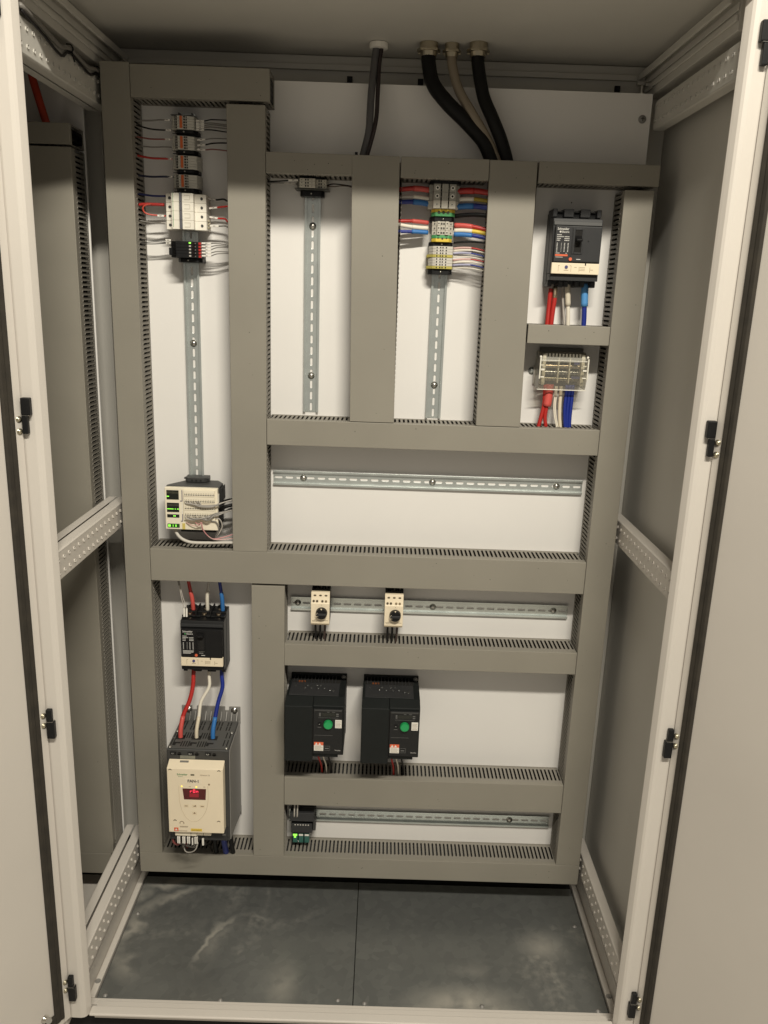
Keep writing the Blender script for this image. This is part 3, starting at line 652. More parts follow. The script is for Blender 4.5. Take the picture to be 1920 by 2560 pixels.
ob('blue_marker', B().box(0.1375, 0.1388, -0.0849, -0.0841, 1.0975, 1.1220).box(0.1335, 0.1388, -0.0849, -0.0841, 1.0960, 1.0974).box(0.1375, 0.1388, -0.0849, -0.0841, 1.0500, 1.0655).box(0.1340, 0.1388, -0.0849, -0.0841, 1.0485, 1.0499), mat('blue_print', (0.08, 0.07, 0.16), 0.5), io)
ob('white_marker', B().box(0.1375, 0.1390, -0.0849, -0.0841, 1.0660, 1.0950), labelw, io)
ob('yellow_tag', B().box(0.1370, 0.1435, -0.0849, -0.0841, 1.0300, 1.0440), mat('pale_yellow', (0.62, 0.50, 0.14), 0.5), io)
for zz in (1.1115, 1.0965, 1.0795, 1.0640):
    h = B(); k2 = B()
    for k in range(18):
        x = 0.1450 + k * 0.00385
        h.box(x, x + 0.0022, -0.0893, -0.0889, zz, zz + 0.0026)
        k2.box(x + 0.0002, x + 0.0016, -0.0892, -0.0889, zz + 0.0042, zz + 0.0056)
    ob('terminal_row', h, dark, io, kind='stuff'); ob('terminal_print', k2, mat('tan_print', (0.26, 0.20, 0.12), 0.6) if 'tan_print' not in MATS else MATS['tan_print'], io, kind='stuff')
    ob('row_groove', B().box(0.1435, 0.2120, -0.0892, -0.0889, zz - 0.0030, zz - 0.0024), MATS['tan_print'], io)
b = B().prism([(0.133, 0), (0.133, -0.026), (0.139, -0.034), (0.178, -0.034), (0.186, -0.026), (0.186, 0)], 1.1300, 1.1405, 'z'); b.box(0.1305, 0.190, -0.030, -0.022, 1.1360, 1.1400)
ob('shaded_gap_block', b, dgrey2, io, bev=0.001)
s = B()
for x in (0.148, 0.158, 0.168): s.box(x, x + 0.004, -0.0345, -0.0339, 1.132, 1.136)
ob('bracket_slots', s, dark, io)
ob('lower_black', B().box(0.128, 0.2095, -0.064, -0.010, 1.0180, 1.0285), black, io, bev=0.001)
for k in range(10):
    x = 0.1450 + k * 0.0038; z = 1.0975 - random.random() * 0.0015
    wire('wire', 'thin grey wire in the upper bundle leaving the cream module', [(x, -0.0892, z), (x + 0.006, -0.094, z - 0.002 - 0.0006 * k), (0.185, -0.096 - 0.0006 * (k % 4), 1.0915 - 0.0011 * (k % 5)), (0.212, -0.095, 1.0925 - 0.0010 * (k % 5)), (0.235, -0.088, 1.0985 - 0.0005 * (k % 3)), (0.262, -0.070, 1.103)], 0.00105, greyw if k % 3 else lgreyw, 'upper wire bundle of the module', n=5, sub=4)
for k in range(13):
    x = 0.1450 + k * 0.0045; z = 1.0650 - random.random() * 0.0015
    wire('wire', 'thin grey wire in the lower bundle leaving the cream module', [(x, -0.0892, z), (x + 0.004, -0.095, z - 0.004), (min(0.20, x + 0.022), -0.0965 - 0.0006 * (k % 4), 1.0580 + 0.0013 * (k % 7) - 0.002), (0.214, -0.094, 1.0660 + 0.0012 * (k % 6)), (0.236, -0.086, 1.0735 + 0.0008 * (k % 4)), (0.262, -0.070, 1.0790)], 0.00105, greyw if k % 3 else lgreyw, 'lower wire bundle of the module', n=5, sub=4)
wire('cable', 'black cable end tucked behind the upper grey wires of the module', [(0.225, -0.060, 1.088), (0.238, -0.070, 1.098), (0.250, -0.072, 1.101), (0.262, -0.066, 1.103)], 0.0034, blackw, cat='cable')
wire('cable', 'thick black cable curving right of the module into the duct', [(0.217, -0.070, 1.075), (0.232, -0.074, 1.083), (0.248, -0.070, 1.087), (0.264, -0.060, 1.086)], 0.0042, blackw, cat='cable')
wire('cable', 'thin black cable below the thick one, right of the module', [(0.216, -0.080, 1.0700), (0.230, -0.080, 1.071), (0.246, -0.074, 1.079), (0.264, -0.062, 1.079)], 0.0024, blackw, cat='cable')
wire('wire', 'pink wire hanging down the front of the cream module', [(0.168, -0.0895, 1.048), (0.178, -0.096, 1.046), (0.184, -0.098, 1.051), (0.1865, -0.097, 1.036), (0.195, -0.092, 1.020), (0.208, -0.082, 1.008), (0.235, -0.072, 1.012), (0.262, -0.062, 1.020)], 0.0013, pinkw)
wire('wire', 'pale pink wire crossing the bottom strip of the module', [(0.146, -0.0862, 1.047), (0.158, -0.090, 1.0425), (0.172, -0.093, 1.041), (0.183, -0.096, 1.045), (0.185, -0.094, 1.034), (0.198, -0.090, 1.016), (0.215, -0.080, 1.006), (0.262, -0.068, 1.008)], 0.0011, mat('pale_pink', (0.62, 0.40, 0.37), 0.4))
wire('wire', 'grey wire falling from the module to the crossing duct', [(0.204, -0.0885, 1.053), (0.216, -0.088, 1.050), (0.220, -0.084, 1.030), (0.212, -0.080, 1.012), (0.225, -0.075, 1.006), (0.262, -0.066, 1.012)], 0.0014, greyw)
wire('wire', 'pale wire bent around the lower right corner of the module', [(0.208, -0.0885, 1.060), (0.222, -0.082, 1.056), (0.2265, -0.074, 1.038), (0.220, -0.070, 1.022), (0.212, -0.074, 1.010)], 0.0016, lgreyw)
wire('cable', 'pale grey cable curving under the cream module along the slotted duct', [(0.112, -0.050, 1.032), (0.116, -0.066, 1.022), (0.128, -0.076, 1.008), (0.150, -0.080, 0.9985), (0.180, -0.078, 0.9965), (0.215, -0.074, 0.997), (0.262, -0.070, 0.9975)], 0.0037, mat('pale_cable', (0.56, 0.53, 0.48), 0.45), cat='cable', n=10)

# ------------------------------------------------------------------ two-tier terminal block (second column)
tb = thing('terminal_strip', 'small two-tier beige terminal strip at the head of the empty upright rail', 'terminal block', (0.4222, 0, 1.763))
for k in range(3):
    z1 = 1.7965 - k * 0.0060
    p = ob('terminal', B().prism([(0.3900, -0.002), (0.3900, -0.030), (0.3965, -0.030), (0.3985, -0.058), (0.4310, -0.058), (0.4330, -0.044), (0.4540, -0.044), (0.4560, -0.020), (0.4560, -0.002)], z1 - 0.0057, z1, 'z'), beige, tb, bev=0.0005)
    s = B()
    for x, yy in ((0.4115, -0.058), (0.4165, -0.058), (0.4385, -0.044), (0.4430, -0.044)): s.box(x - 0.0014, x + 0.0014, yy - 0.0004, yy + 0.001, z1 - 0.0046, z1 - 0.0014)
    for x, yy in ((0.4035, -0.058), (0.4245, -0.058), (0.4500, -0.044)): s.cyl((x, yy + 0.0004, z1 - 0.003), (x, yy - 0.0003, z1 - 0.003), 0.0009, n=8)
    ob('clamp_openings', s, dark, p)
ob('end_plate', B().box(0.3875, 0.4590, -0.050, -0.004, 1.7760, 1.7783), mat('dark_olive_plastic', (0.05, 0.05, 0.042), 0.5), tb)
b = B().prism([(0.3970, 0), (0.3970, -0.024), (0.402, -0.030), (0.442, -0.030), (0.448, -0.024), (0.448, 0)], 1.7640, 1.7757, 'z')
ob('shaded_gap_block', b, black, tb, bev=0.001); screw(tb, (0.421, -0.030, 1.770), (0, -1, 0), 0.0014)
ob('shaded_gap_block', B().prism([(0.396, 0), (0.396, -0.030), (0.402, -0.044), (0.442, -0.044), (0.450, -0.030), (0.450, 0)], 1.7968, 1.8006, 'z'), black, tb)
o = wire('wire', 'dark wire with white marker left of the two-tier terminal strip', [(0.325, -0.045, 1.788), (0.334, -0.044, 1.7890), (0.356, -0.045, 1.7905), (0.376, -0.046, 1.7925), (0.398, -0.046, 1.7935)], 0.0016, dkw); marker(o, 0.3740, 0.3950, -0.047, 1.7930, 0.0004, 0.0040)
o = wire('wire', 'grey wire with clear marker left of the two-tier terminal strip', [(0.325, -0.040, 1.786), (0.340, -0.040, 1.787), (0.365, -0.040, 1.7875), (0.392, -0.036, 1.7865)], 0.0013, greyw); marker(o, 0.3640, 0.3890, -0.0405, 1.7875, 0, 0.0040, lgreyw)
wire('wire', 'dark brown wire crossing right from the two-tier terminal strip', [(0.455, -0.036, 1.7865), (0.468, -0.040, 1.7890), (0.485, -0.043, 1.7880), (0.502, -0.045, 1.7860), (0.522, -0.048, 1.782)], 0.0013, dkw)
wire('wire', 'thin brown wire twisting under the dark one, right of the two-tier strip', [(0.455, -0.036, 1.7850), (0.470, -0.040, 1.7840), (0.485, -0.043, 1.7855), (0.502, -0.045, 1.7845), (0.522, -0.048, 1.7790)], 0.0012, mat('brown_wire', (0.09, 0.06, 0.045), 0.4))

# ------------------------------------------------------------------ power terminals (third column)
XR = 0.7040
pt_ = thing('power_terminal_strip', 'row of large grey power terminals and earth terminals between thick coloured wires', 'terminal block', (XR, 0, 1.73))
ob('shaded_gap_block', B().prism([(0.672, 0), (0.672, -0.044), (0.680, -0.056), (0.730, -0.056), (0.738, -0.044), (0.738, 0)], 1.7956, 1.8008, 'z'), black, pt_)  # black block standing in for the shaded gap below the duct
for k in range(3):
    z1 = 1.7952 - k * 0.0163; z0 = z1 - 0.0160
    x_ = (0, 0.0012, -0.0012)[k]
    p = ob('power_terminal', B().prism([(XR - 0.0325 + x_, -0.002), (XR - 0.0325 + x_, -0.036), (XR - 0.024, -0.038), (XR - 0.023, -0.056), (XR - 0.0085, -0.056), (XR - 0.0080, -0.048), (XR - 0.0062, -0.048), (XR - 0.0060, -0.058), (XR + 0.0075, -0.058), (XR + 0.0077, -0.048), (XR + 0.0095, -0.048), (XR + 0.0100, -0.056), (XR + 0.0240, -0.056), (XR + 0.0250, -0.038), (XR + 0.0325 + x_, -0.036), (XR + 0.0325 + x_, -0.002)], z0, z1, 'z'), pgrey if k < 2 else beige, pt_, bev=0.0007)
    for x in (-0.0155, 0.0165):
        s = B().cyl((XR + x, -0.0555, z1 - 0.008), (XR + x, -0.0566, z1 - 0.008), 0.0043 if k < 2 else 0.0026, n=16)
        ob('screw_rim', s, labelw if k < 2 else tgrey, p)
        ob('screw_hole', B().cyl((XR + x, -0.0560, z1 - 0.008), (XR + x, -0.0569, z1 - 0.008), 0.0023 if k < 2 else 0.0013, n=12), dark, p)
    s = B()
    for x in (-0.0071, 0.0086): s.box(XR + x - 0.0011, XR + x + 0.0011, -0.0486, -0.0479, z0 + 0.002, z0 + 0.006).box(XR + x - 0.0011, XR + x + 0.0011, -0.0486, -0.0479, z0 + 0.009, z1 - 0.001)
    ob('jumper_slot', s, dark, p)
e = ob('earth_terminal', B().prism([(XR - 0.0250, -0.002), (XR - 0.0250, -0.034), (XR - 0.017, -0.046), (XR + 0.017, -0.046), (XR + 0.0250, -0.034), (XR + 0.0250, -0.002)], 1.7318, 1.7396, 'z'), green, pt_, label='green lower half of the upper earth terminal', bev=0.0007)
ob('earth_stripe', B().prism([(XR - 0.0250, -0.002), (XR - 0.0250, -0.034), (XR - 0.017, -0.046), (XR + 0.017, -0.046), (XR + 0.0250, -0.034), (XR + 0.0250, -0.002)], 1.7398, 1.7460, 'z'), yellow, e, bev=0.0007)
s = B()
for x in (-0.0095, 0.0, 0.0095): s.cyl((XR + x, -0.0455, 1.7395), (XR + x, -0.0468, 1.7395), 0.0030, n=12)
ob('clamp_openings', s, mat('dark_green', (0.03, 0.035, 0.02), 0.5), e)
ob('shaded_gap_block', B().prism([(XR - 0.0275, 0), (XR - 0.0275, -0.030), (XR - 0.018, -0.042), (XR + 0.018, -0.042), (XR + 0.0240, -0.030), (XR + 0.0240, 0)], 1.7218, 1.7315, 'z'), black, pt_, bev=0.001); screw(pt_, (XR, -0.042, 1.7265), (0, -1, 0), 0.0013)
for k in range(3):
    z1 = 1.7214 - k * 0.0092; z0 = z1 - 0.0089
    p = ob('feed_terminal', B().prism([(XR - 0.0225, -0.002), (XR - 0.0225, -0.036), (XR - 0.0125, -0.042), (XR - 0.0120, -0.050), (XR - 0.0055, -0.050), (XR - 0.0050, -0.046), (XR + 0.0050, -0.046), (XR + 0.0055, -0.050), (XR + 0.0120, -0.050), (XR + 0.0125, -0.042), (XR + 0.0225, -0.036), (XR + 0.0225, -0.002)], z0, z1, 'z'), beige, pt_, bev=0.0006)
    s = B()
    for x in (-0.0028, 0.0022): s.box(XR + x - 0.0018, XR + x + 0.0018, -0.0466, -0.0459, z0 + 0.0022, z0 + 0.0064)
    for x, yy in ((-0.0090, -0.050), (0.0090, -0.050), (-0.0175, -0.0400), (0.0175, -0.0400)): s.cyl((XR + x, yy + 0.0004, z0 + 0.0045), (XR + x, yy - 0.0005, z0 + 0.0045), 0.0016, n=10)
    ob('clamp_openings', s, mat('clamp_shadow', (0.06, 0.055, 0.045), 0.5) if 'clamp_shadow' not in MATS else MATS['clamp_shadow'], p)
e = ob('earth_terminal', B().prism([(XR - 0.0225, -0.002), (XR - 0.0225, -0.036), (XR - 0.014, -0.046), (XR + 0.014, -0.046), (XR + 0.0210, -0.036), (XR + 0.0210, -0.002)], 1.6870, 1.6936, 'z'), green, pt_, bev=0.0006, label='lower earth terminal, green over yellow')
ob('earth_stripe', B().prism([(XR - 0.0225, -0.002), (XR - 0.0225, -0.036), (XR - 0.014, -0.046), (XR + 0.014, -0.046), (XR + 0.0210, -0.036), (XR + 0.0210, -0.002)], 1.6800, 1.6868, 'z'), yellow, e, bev=0.0006)
s = B().cyl((XR, -0.0455, 1.6868), (XR, -0.0468, 1.6868), 0.0022, n=10).cyl((XR + 0.009, -0.0455, 1.6880), (XR + 0.009, -0.0468, 1.6880), 0.0018, n=10).cyl((XR - 0.009, -0.0455, 1.6880), (XR - 0.009, -0.0468, 1.6880), 0.0018, n=10)
ob('clamp_openings', s, MATS['dark_green'], e)
ob('shaded_gap_block', B().prism([(XR - 0.0275, 0), (XR - 0.0275, -0.030), (XR - 0.018, -0.038), (XR + 0.018, -0.038), (XR + 0.0240, -0.030), (XR + 0.0240, 0)], 1.6722, 1.6797, 'z'), black, pt_, bev=0.001); screw(pt_, (XR, -0.038, 1.676), (0, -1, 0), 0.0013)

for gi, (zt, lab) in enumerate(((1.6712, 'upper white terminal group with yellow-green earth under the earth terminal'), (1.6475, 'lower white terminal group with yellow-green earth above the bare rail'))):
    t = thing('terminal_strip', lab, 'terminal block', (XR, 0, zt), 'white terminal groups with earth terminals')
    for k in range(4):
        z1 = zt - k * 0.0058
        last = k == 3
        m = mat('yellow_green_terminal', (0.48, 0.42, 0.10), 0.5) if last and 'yellow_green_terminal' not in MATS else (MATS['yellow_green_terminal'] if last else (beige if False else mat('pale_terminal', (0.58, 0.55, 0.49), 0.5) if 'pale_terminal' not in MATS else MATS['pale_terminal']))
        xw = 0.031 if last else 0.0268
        p = ob('terminal', B().prism([(XR - xw, -0.002), (XR - xw, -0.028), (XR - 0.0185, -0.043), (XR - 0.0130, -0.046), (XR + 0.0130, -0.046), (XR + 0.0240, -0.043), (XR + 0.0262, -0.028), (XR + 0.0262, -0.002)], z1 - 0.0055, z1, 'z'), m, t, bev=0.0005)
        s = B()
        for x in (-0.0100, -0.0025, 0.0025, 0.0098): s.box(XR + x - 0.0013, XR + x + 0.0013, -0.0465, -0.0459, z1 - 0.0042, z1 - 0.0013)
        ob('clamp_openings', s, dark, p)
ob('shaded_gap_block', B().prism([(XR - 0.0275, 0), (XR - 0.0275, -0.030), (XR - 0.018, -0.040), (XR + 0.018, -0.040), (XR + 0.0250, -0.030), (XR + 0.0250, 0)], 1.6130, 1.6238, 'z'), black, t, bev=0.001); screw(t, (XR, -0.040, 1.6185), (0, -1, 0), 0.0018)

def cw(label, side, z, zd, r, m, rs=None, ms=None, f=0.5, m2=None, y=-0.030, bow=0.003):
    """thick wire between the terminals and a duct, with a lighter sleeve next to the terminal"""
    X = (0.6730, 0.6560, 0.6380, 0.6180, 0.5980) if side == 'l' else (0.7300, 0.7480, 0.7680, 0.7880, 0.8080)
    T = (0.0, 0.22, 0.50, 0.78, 1.06)
    P = [(X[i], y - 0.004 * i, z + (zd - z) * T[i] ** 1.4 + bow * math.sin(math.pi * min(1, T[i]))) for i in range(5)]
    sl = [(0, 2, rs, ms, 'sleeve')] if rs else []
    if m2: sl.append((2, 4, r * 1.06, m2, 'sleeve'))
    return wire('wire', label, P, r, m, None, n=10, sleeves=sl)
cw('thick dark red wire left of the topmost power terminal', 'l', 1.7850, 1.7805, 0.0050, redw, 0.0060, reds)
cw('dull white wire left of the middle power terminal', 'l', 1.7672, 1.7660, 0.0036, lgreyw, 0.0046, whitew)
cw('thick blue wire left of the third power terminal', 'l', 1.7570, 1.7560, 0.0050, bluew, 0.0060, blues)
cw('thick red wire right of the topmost power terminal', 'r', 1.7840, 1.7805, 0.0060, redw, 0.0068, redw)
cw('white wire with yellow tip right of the middle power terminal', 'r', 1.7675, 1.7640, 0.0040, yellow, 0.0048, whitew, m2=mat('mustard', (0.40, 0.30, 0.03), 0.45))
cw('thick dark blue wire right of the third power terminal', 'r', 1.7530, 1.7510, 0.0058, bluew, 0.0064, blues)
cw('thick black wire right of the upper earth terminal', 'r', 1.7345, 1.7355, 0.0046, blackw)
cw('red wire with paler sleeve left of the first beige terminal', 'l', 1.7190, 1.7185, 0.0036, redw, 0.0045, reds, bow=0.002)
cw('white wire left of the second beige terminal', 'l', 1.7080, 1.7130, 0.0042, whitew, 0.0046, whitew, bow=-0.001)
cw('blue wire with paler sleeve left of the third beige terminal', 'l', 1.6990, 1.6975, 0.0036, bluew, 0.0045, blues, bow=0.001)
cw('red wire with coral sleeve right of the first beige terminal', 'r', 1.7160, 1.7060, 0.0042, redw, 0.0050, reds, bow=0.0015)
cw('white wire turning yellow right of the second beige terminal', 'r', 1.7050, 1.6985, 0.0042, yellow, 0.0046, whitew, bow=0.002)
cw('blue wire with paler sleeve right of the third beige terminal', 'r', 1.6970, 1.6895, 0.0042, bluew, 0.0050, blues, bow=0.0015)
cw('thin black wire right of the lower earth terminal', 'r', 1.6800, 1.6800, 0.0022, blackw)
for k, (z, zd, m, nm, w_) in enumerate(((1.6680, 1.6625, redw, 'thin red wire', 'upper'), (1.6630, 1.6580, whitew, 'thin white wire', 'upper'), (1.6575, 1.6505, bluew, 'thin blue wire', 'upper'), (1.6440, 1.6400, redw, 'thin red wire', 'lower'), (1.6385, 1.6350, whitew, 'thin white wire', 'lower'), (1.6330, 1.6275, bluew, 'thin blue wire', 'lower'))):
    cw('%s with pale ferrule right of the %s white terminal group' % (nm, w_), 'r', z, zd, 0.0015, m, 0.0022, (MATS['pale_pink'] if m is redw else whitew) if m is not bluew else mat('pale_blue_sleeve', (0.36, 0.36, 0.50), 0.5) if 'pale_blue_sleeve' not in MATS else (MATS['pale_blue_sleeve'] if m is bluew else whitew), y=-0.034, bow=0.004)
cw('thin white wire lowest at the right of the upper white terminal group', 'r', 1.6505, 1.6440, 0.0013, whitew, y=-0.034, bow=0.003)
cw('thin white wire lowest at the right of the lower white terminal group', 'r', 1.6270, 1.6215, 0.0013, whitew, y=-0.034, bow=0.003)

# ------------------------------------------------------------------ moulded-case breakers
def breaker(label, x, zb, red_stripe, lugs_open, body):
    """105 x 160 mm, 86 mm deep, three poles; x left edge, zb bottom"""
    t = thing('moulded_case_breaker', label, 'circuit breaker', (x + 0.0525, 0, zb), 'dark three-pole moulded-case breakers')
    W = 0.1050
    ob('base', B().box(x, x + W, -0.040, -0.0008, zb + 0.004, zb + 0.1510), body, t, bev=0.0015)
    ob('housing', B().prism([(-0.0402, zb + 0.026), (-0.0700, zb + 0.026), (-0.0720, zb + 0.029), (-0.0720, zb + 0.131), (-0.0690, zb + 0.138), (-0.0402, zb + 0.141)], x + 0.0005, x + W - 0.0005, 'x'), body, t, bev=0.0014)
    # front trims
    ob('shoulder', B().prism([(-0.0722, zb + 0.1240), (-0.0745, zb + 0.1240), (-0.0735, zb + 0.1310), (-0.0722, zb + 0.1315)], x + 0.002, x + W - 0.002, 'x'), dgrey2 if body is not black else dgrey, t, bev=0.0006)
    fp = ob('front_cover', B().box(x + 0.0045, x + W - 0.0030, -0.0830, -0.0722, zb + 0.0495, zb + 0.1220), body, t, bev=0.0012)
    ob('cover_edge', B().box(x + 0.0395, x + W - 0.0045, -0.0842, -0.0832, zb + 0.0510, zb + 0.1205), body, fp, bev=0.0006)
    fr = B()
    x0, x1, z0, z1 = x + 0.0455, x + 0.0600, zb + 0.0690, zb + 0.1140
    fr.box(x0 - 0.0045, x0, -0.0858, -0.0843, z0 - 0.003, z1 + 0.004).box(x1, x1 + 0.0030, -0.0858, -0.0843, z0 - 0.003, z1 + 0.004).box(x0, x1, -0.0858, -0.0843, z1, z1 + 0.004).box(x0, x1, -0.0858, -0.0843, z0 - 0.003, z0)
    ob('toggle_frame', fr, body, t, bev=0.0006)
    tg = ob('toggle_slot', B().box(x0, x1, -0.0846, -0.0843, z0, z1), dark, t)
    h = B()
    if not lugs_open: h.prism([(-0.0847, zb + 0.0915), (-0.1000, zb + 0.0905), (-0.1010, zb + 0.0950), (-0.0847, zb + 0.1030)], x0 + 0.001, x1 - 0.001, 'x')
    else: h.prism([(-0.0847, zb + 0.1010), (-0.0960, zb + 0.1060), (-0.0965, zb + 0.1105), (-0.0847, zb + 0.1135)], x0 - 0.002, x1 - 0.001, 'x')
    ob('toggle', h, black, t, bev=0.0012)
    tu = ob('trip_unit', B().box(x + 0.0020, x + W - 0.0020, -0.0820, -0.0722, zb + 0.0255, zb + 0.0478), cream, t, bev=0.0010)
    d = B().cyl((x + 0.0330, -0.0815, zb + 0.0395), (x + 0.0330, -0.0834, zb + 0.0395), 0.0034, n=16)
    ob('dial', d, mat('violet_dial', (0.08, 0.08, 0.20), 0.4) if 'violet_dial' not in MATS else MATS['violet_dial'], tu)
    s = B()
    for a0, a1, b0, b1 in ((0.016, 0.0165, 0.030, 0.042), (0.016, 0.019, 0.042, 0.0426), (0.043, 0.0435, 0.030, 0.042), (0.040, 0.0435, 0.042, 0.0426), (0.050, 0.055, 0.039, 0.0397), (0.060, 0.0605, 0.031, 0.041), (0.061, 0.073, 0.039, 0.0396), (0.061, 0.073, 0.036, 0.0366), (0.061, 0.073, 0.033, 0.0336), (0.083, 0.0837, 0.030, 0.040), (0.0845, 0.090, 0.0345, 0.0353), (0.028, 0.038, 0.0325, 0.0333)):
        s.box(x + a0, x + a1, -0.0823, -0.08205, zb + b0, zb + b1)
    ob('trip_print', s, MATS['tan_print'], tu)
    ob('trip_notch', B().box(x + 0.072, x + 0.0745, -0.0824, -0.0812, zb + 0.0435, zb + 0.0480), black, tu)
    ob('lower_fascia', B().box(x + 0.0025, x + W - 0.003, -0.0735, -0.0722, zb + 0.0120, zb + 0.0250).box(x + 0.001, x + W - 0.001, -0.0721, -0.0403, zb + 0.0120, zb + 0.0255), body, t, bev=0.0008)
    ob('trip_button', B().cyl((x + 0.0395 if not lugs_open else x + 0.0400, -0.0829, zb + 0.0555), (x + 0.0395 if not lugs_open else x + 0.0400, -0.0856, zb + 0.0555), 0.0034, n=16), warn, t)
    ob('button_print', B().box(x + 0.052, x + 0.061, -0.0846, -0.0843, zb + 0.0548, zb + 0.0562), inkw, t)
    ob('cover_screw', B().cyl((x + 0.0745, -0.0838, zb + 0.0925), (x + 0.0745, -0.0848, zb + 0.0925), 0.0015, n=10), black, t)
    # lettering
    xl = x + 0.0080; yl = -0.08325
    text(t, 'Schneider', xl, yl, zb + 0.1135, 0.0066, inkw, bold=0.00012, sx=0.92)
    text(t, 'Electric', xl + 0.0095, yl, zb + 0.1080, 0.0054, inkw, bold=0.0001, sx=0.95)
    ob('logo_mark', B().cyl((xl + 0.0065, yl + 0.0002, zb + 0.1098), (xl + 0.0065, yl - 0.0002, zb + 0.1098), 0.0021, n=10), inkw if red_stripe else inkg, t)
    s = B()
    for r_ in range(4):
        for a0, a1 in ((0.0, (0.010, 0.014, 0.008, 0.007)[r_]), (0.0160, 0.0262)):
            if r_ == 0 and a0 > 0: continue
            xx = a0
            while xx < a1:
                wd = min(a1 - xx, 0.0012 + 0.0024 * random.random()); s.box(xl + xx, xl + xx + wd, yl - 0.0002, yl, zb + 0.1030 - r_ * 0.0037, zb + 0.1046 - r_ * 0.0037); xx += wd + 0.0006
    for cx in (0.0005, 0.0100, 0.0160, 0.0235):
        for r_ in range(7): s.box(xl + cx, xl + cx + (0.0022 if cx != 0.01 else 0.0009), yl - 0.0002, yl, zb + 0.0700 + r_ * 0.0027, zb + 0.0713 + r_ * 0.0027)
    if red_stripe: s.box(xl, xl + 0.008, yl - 0.0002, yl, zb + 0.0665, zb + 0.0676).box(xl + 0.0205, xl + 0.0235, yl - 0.0002, yl, zb + 0.0665, zb + 0.0676).box(xl, xl + 0.0155, yl - 0.0002, yl, zb + 0.0585, zb + 0.0595)
    else:
        for r_ in range(3): s.box(xl, xl + (0.026, 0.025, 0.019)[r_], yl - 0.0002, yl, zb + 0.0650 - r_ * 0.0030, zb + 0.0665 - r_ * 0.0030)
        s.box(x + 0.046, x + 0.060, -0.0846, -0.0843, zb + 0.0650, zb + 0.0658).box(x + 0.047, x + 0.057, -0.0846, -0.0843, zb + 0.0610, zb + 0.0616)
    ob('rating_print', s, inkw, t)
    if red_stripe: ob('red_stripe', B().box(xl - 0.001, xl + 0.0255, yl - 0.0002, yl, zb + 0.0612, zb + 0.0648), warn, t)
    # terminal ends
    lt = B(); PW = W / 3
    for k in range(4):
        xc = x + k * PW
        a0, a1 = max(x + 0.001, xc - 0.0105), min(x + W - 0.001, xc + 0.0105)
        lt.box(a0, a1, -0.0560, -0.0050, zb - 0.001, zb + 0.0118)
        lt.box(a0, a1, -0.0560, -0.0050, zb + 0.1412, zb + 0.1580 if not lugs_open else zb + 0.1460)
    ob('barrier', lt, body, t, bev=0.0015)
    if not lugs_open:
        s = B()
        for k in range(3): s.box(x + (k + .5) * PW - 0.006, x + (k + .5) * PW + 0.006, -0.046, -0.008, zb + 0.1515, zb + 0.1545)
        ob('terminal_cap', s, dgrey2, t, bev=0.001)
    else:
        for k in range(3):
            xc = x + (k + .5) * PW
            s = B().box(xc - PW / 2 + 0.0035, xc + PW / 2 - 0.0035, -0.0500, -0.0090, zb + 0.1420, zb + 0.1435)
            ob('terminal_pocket', s, dark, t)
            s = B().box(xc - 0.0065, xc + 0.0065, -0.032, -0.012, zb + 0.1437, zb + 0.1475); s.cyl((xc, -0.044, zb + 0.1437), (xc, -0.044, zb + 0.1480), 0.0058, n=14).cyl((xc, -0.024, zb + 0.1476), (xc, -0.024, zb + 0.152), 0.0050, n=12)
            ob('terminal_lug', s, copper, t, bev=0.0008)
        s = B()
        for k in range(1, 3): s.box(x + k * PW - 0.0018, x + k * PW + 0.0018, -0.056, -0.004, zb + 0.1412, zb + 0.1580)
        for k in range(3): s.cyl((x + (k + .5) * PW, -0.0090, zb + 0.1415), (x + (k + .5) * PW, -0.0040, zb + 0.1415), 0.0150, n=18)
        ob('phase_barrier', s, body, t, bev=0.0008)
    for k in range(1, 3):
        s = B().box(x + k * PW - 0.0009, x + k * PW + 0.0009, -0.0575, -0.0450, zb + 0.001, zb + 0.0105); ob('pole_slot', s, dark, t)
    return t
breaker('upper moulded-case breaker with red stripe on its front, at the upper right', 0.9340, 1.5965, True, False, dgrey)
breaker('lower moulded-case breaker above the soft starter, its black front unlit', 0.1205, 0.6600, False, True, black)
# wires below the upper breaker
wire('wire', 'left red wire with bare lug under the upper moulded-case breaker', [(0.9470, -0.036, 1.592), (0.9465, -0.036, 1.575), (0.9460, -0.037, 1.55), (0.9450, -0.040, 1.525), (0.9440, -0.042, 1.500)], 0.0052, redw, n=10, sleeves=((0, 1, 0.0050, copper, 'lug'),))
wire('wire', 'right red wire with bare lug under the upper moulded-case breaker', [(0.9555, -0.040, 1.596), (0.9560, -0.042, 1.572), (0.9545, -0.043, 1.55), (0.9530, -0.044, 1.525), (0.9525, -0.044, 1.500)], 0.0052, redw, n=10, sleeves=((0, 1, 0.0054, copper, 'lug'),))
wire('wire', 'white wire with cream sleeve under the upper moulded-case breaker', [(0.9835, -0.034, 1.604), (0.9850, -0.035, 1.585), (0.9880, -0.036, 1.556), (0.9905, -0.037, 1.53), (0.9915, -0.038, 1.500)], 0.0044, whitew, n=10, sleeves=((0, 2, 0.0060, mat('cream_sleeve', (0.62, 0.56, 0.45), 0.5), 'sleeve'),))
wire('wire', 'second white wire just behind the cream-sleeved one at the upper breaker', [(0.9770, -0.022, 1.604), (0.9780, -0.023, 1.575), (0.9810, -0.025, 1.55), (0.9850, -0.028, 1.52), (0.9870, -0.03, 1.500)], 0.0030, lgreyw, n=9)
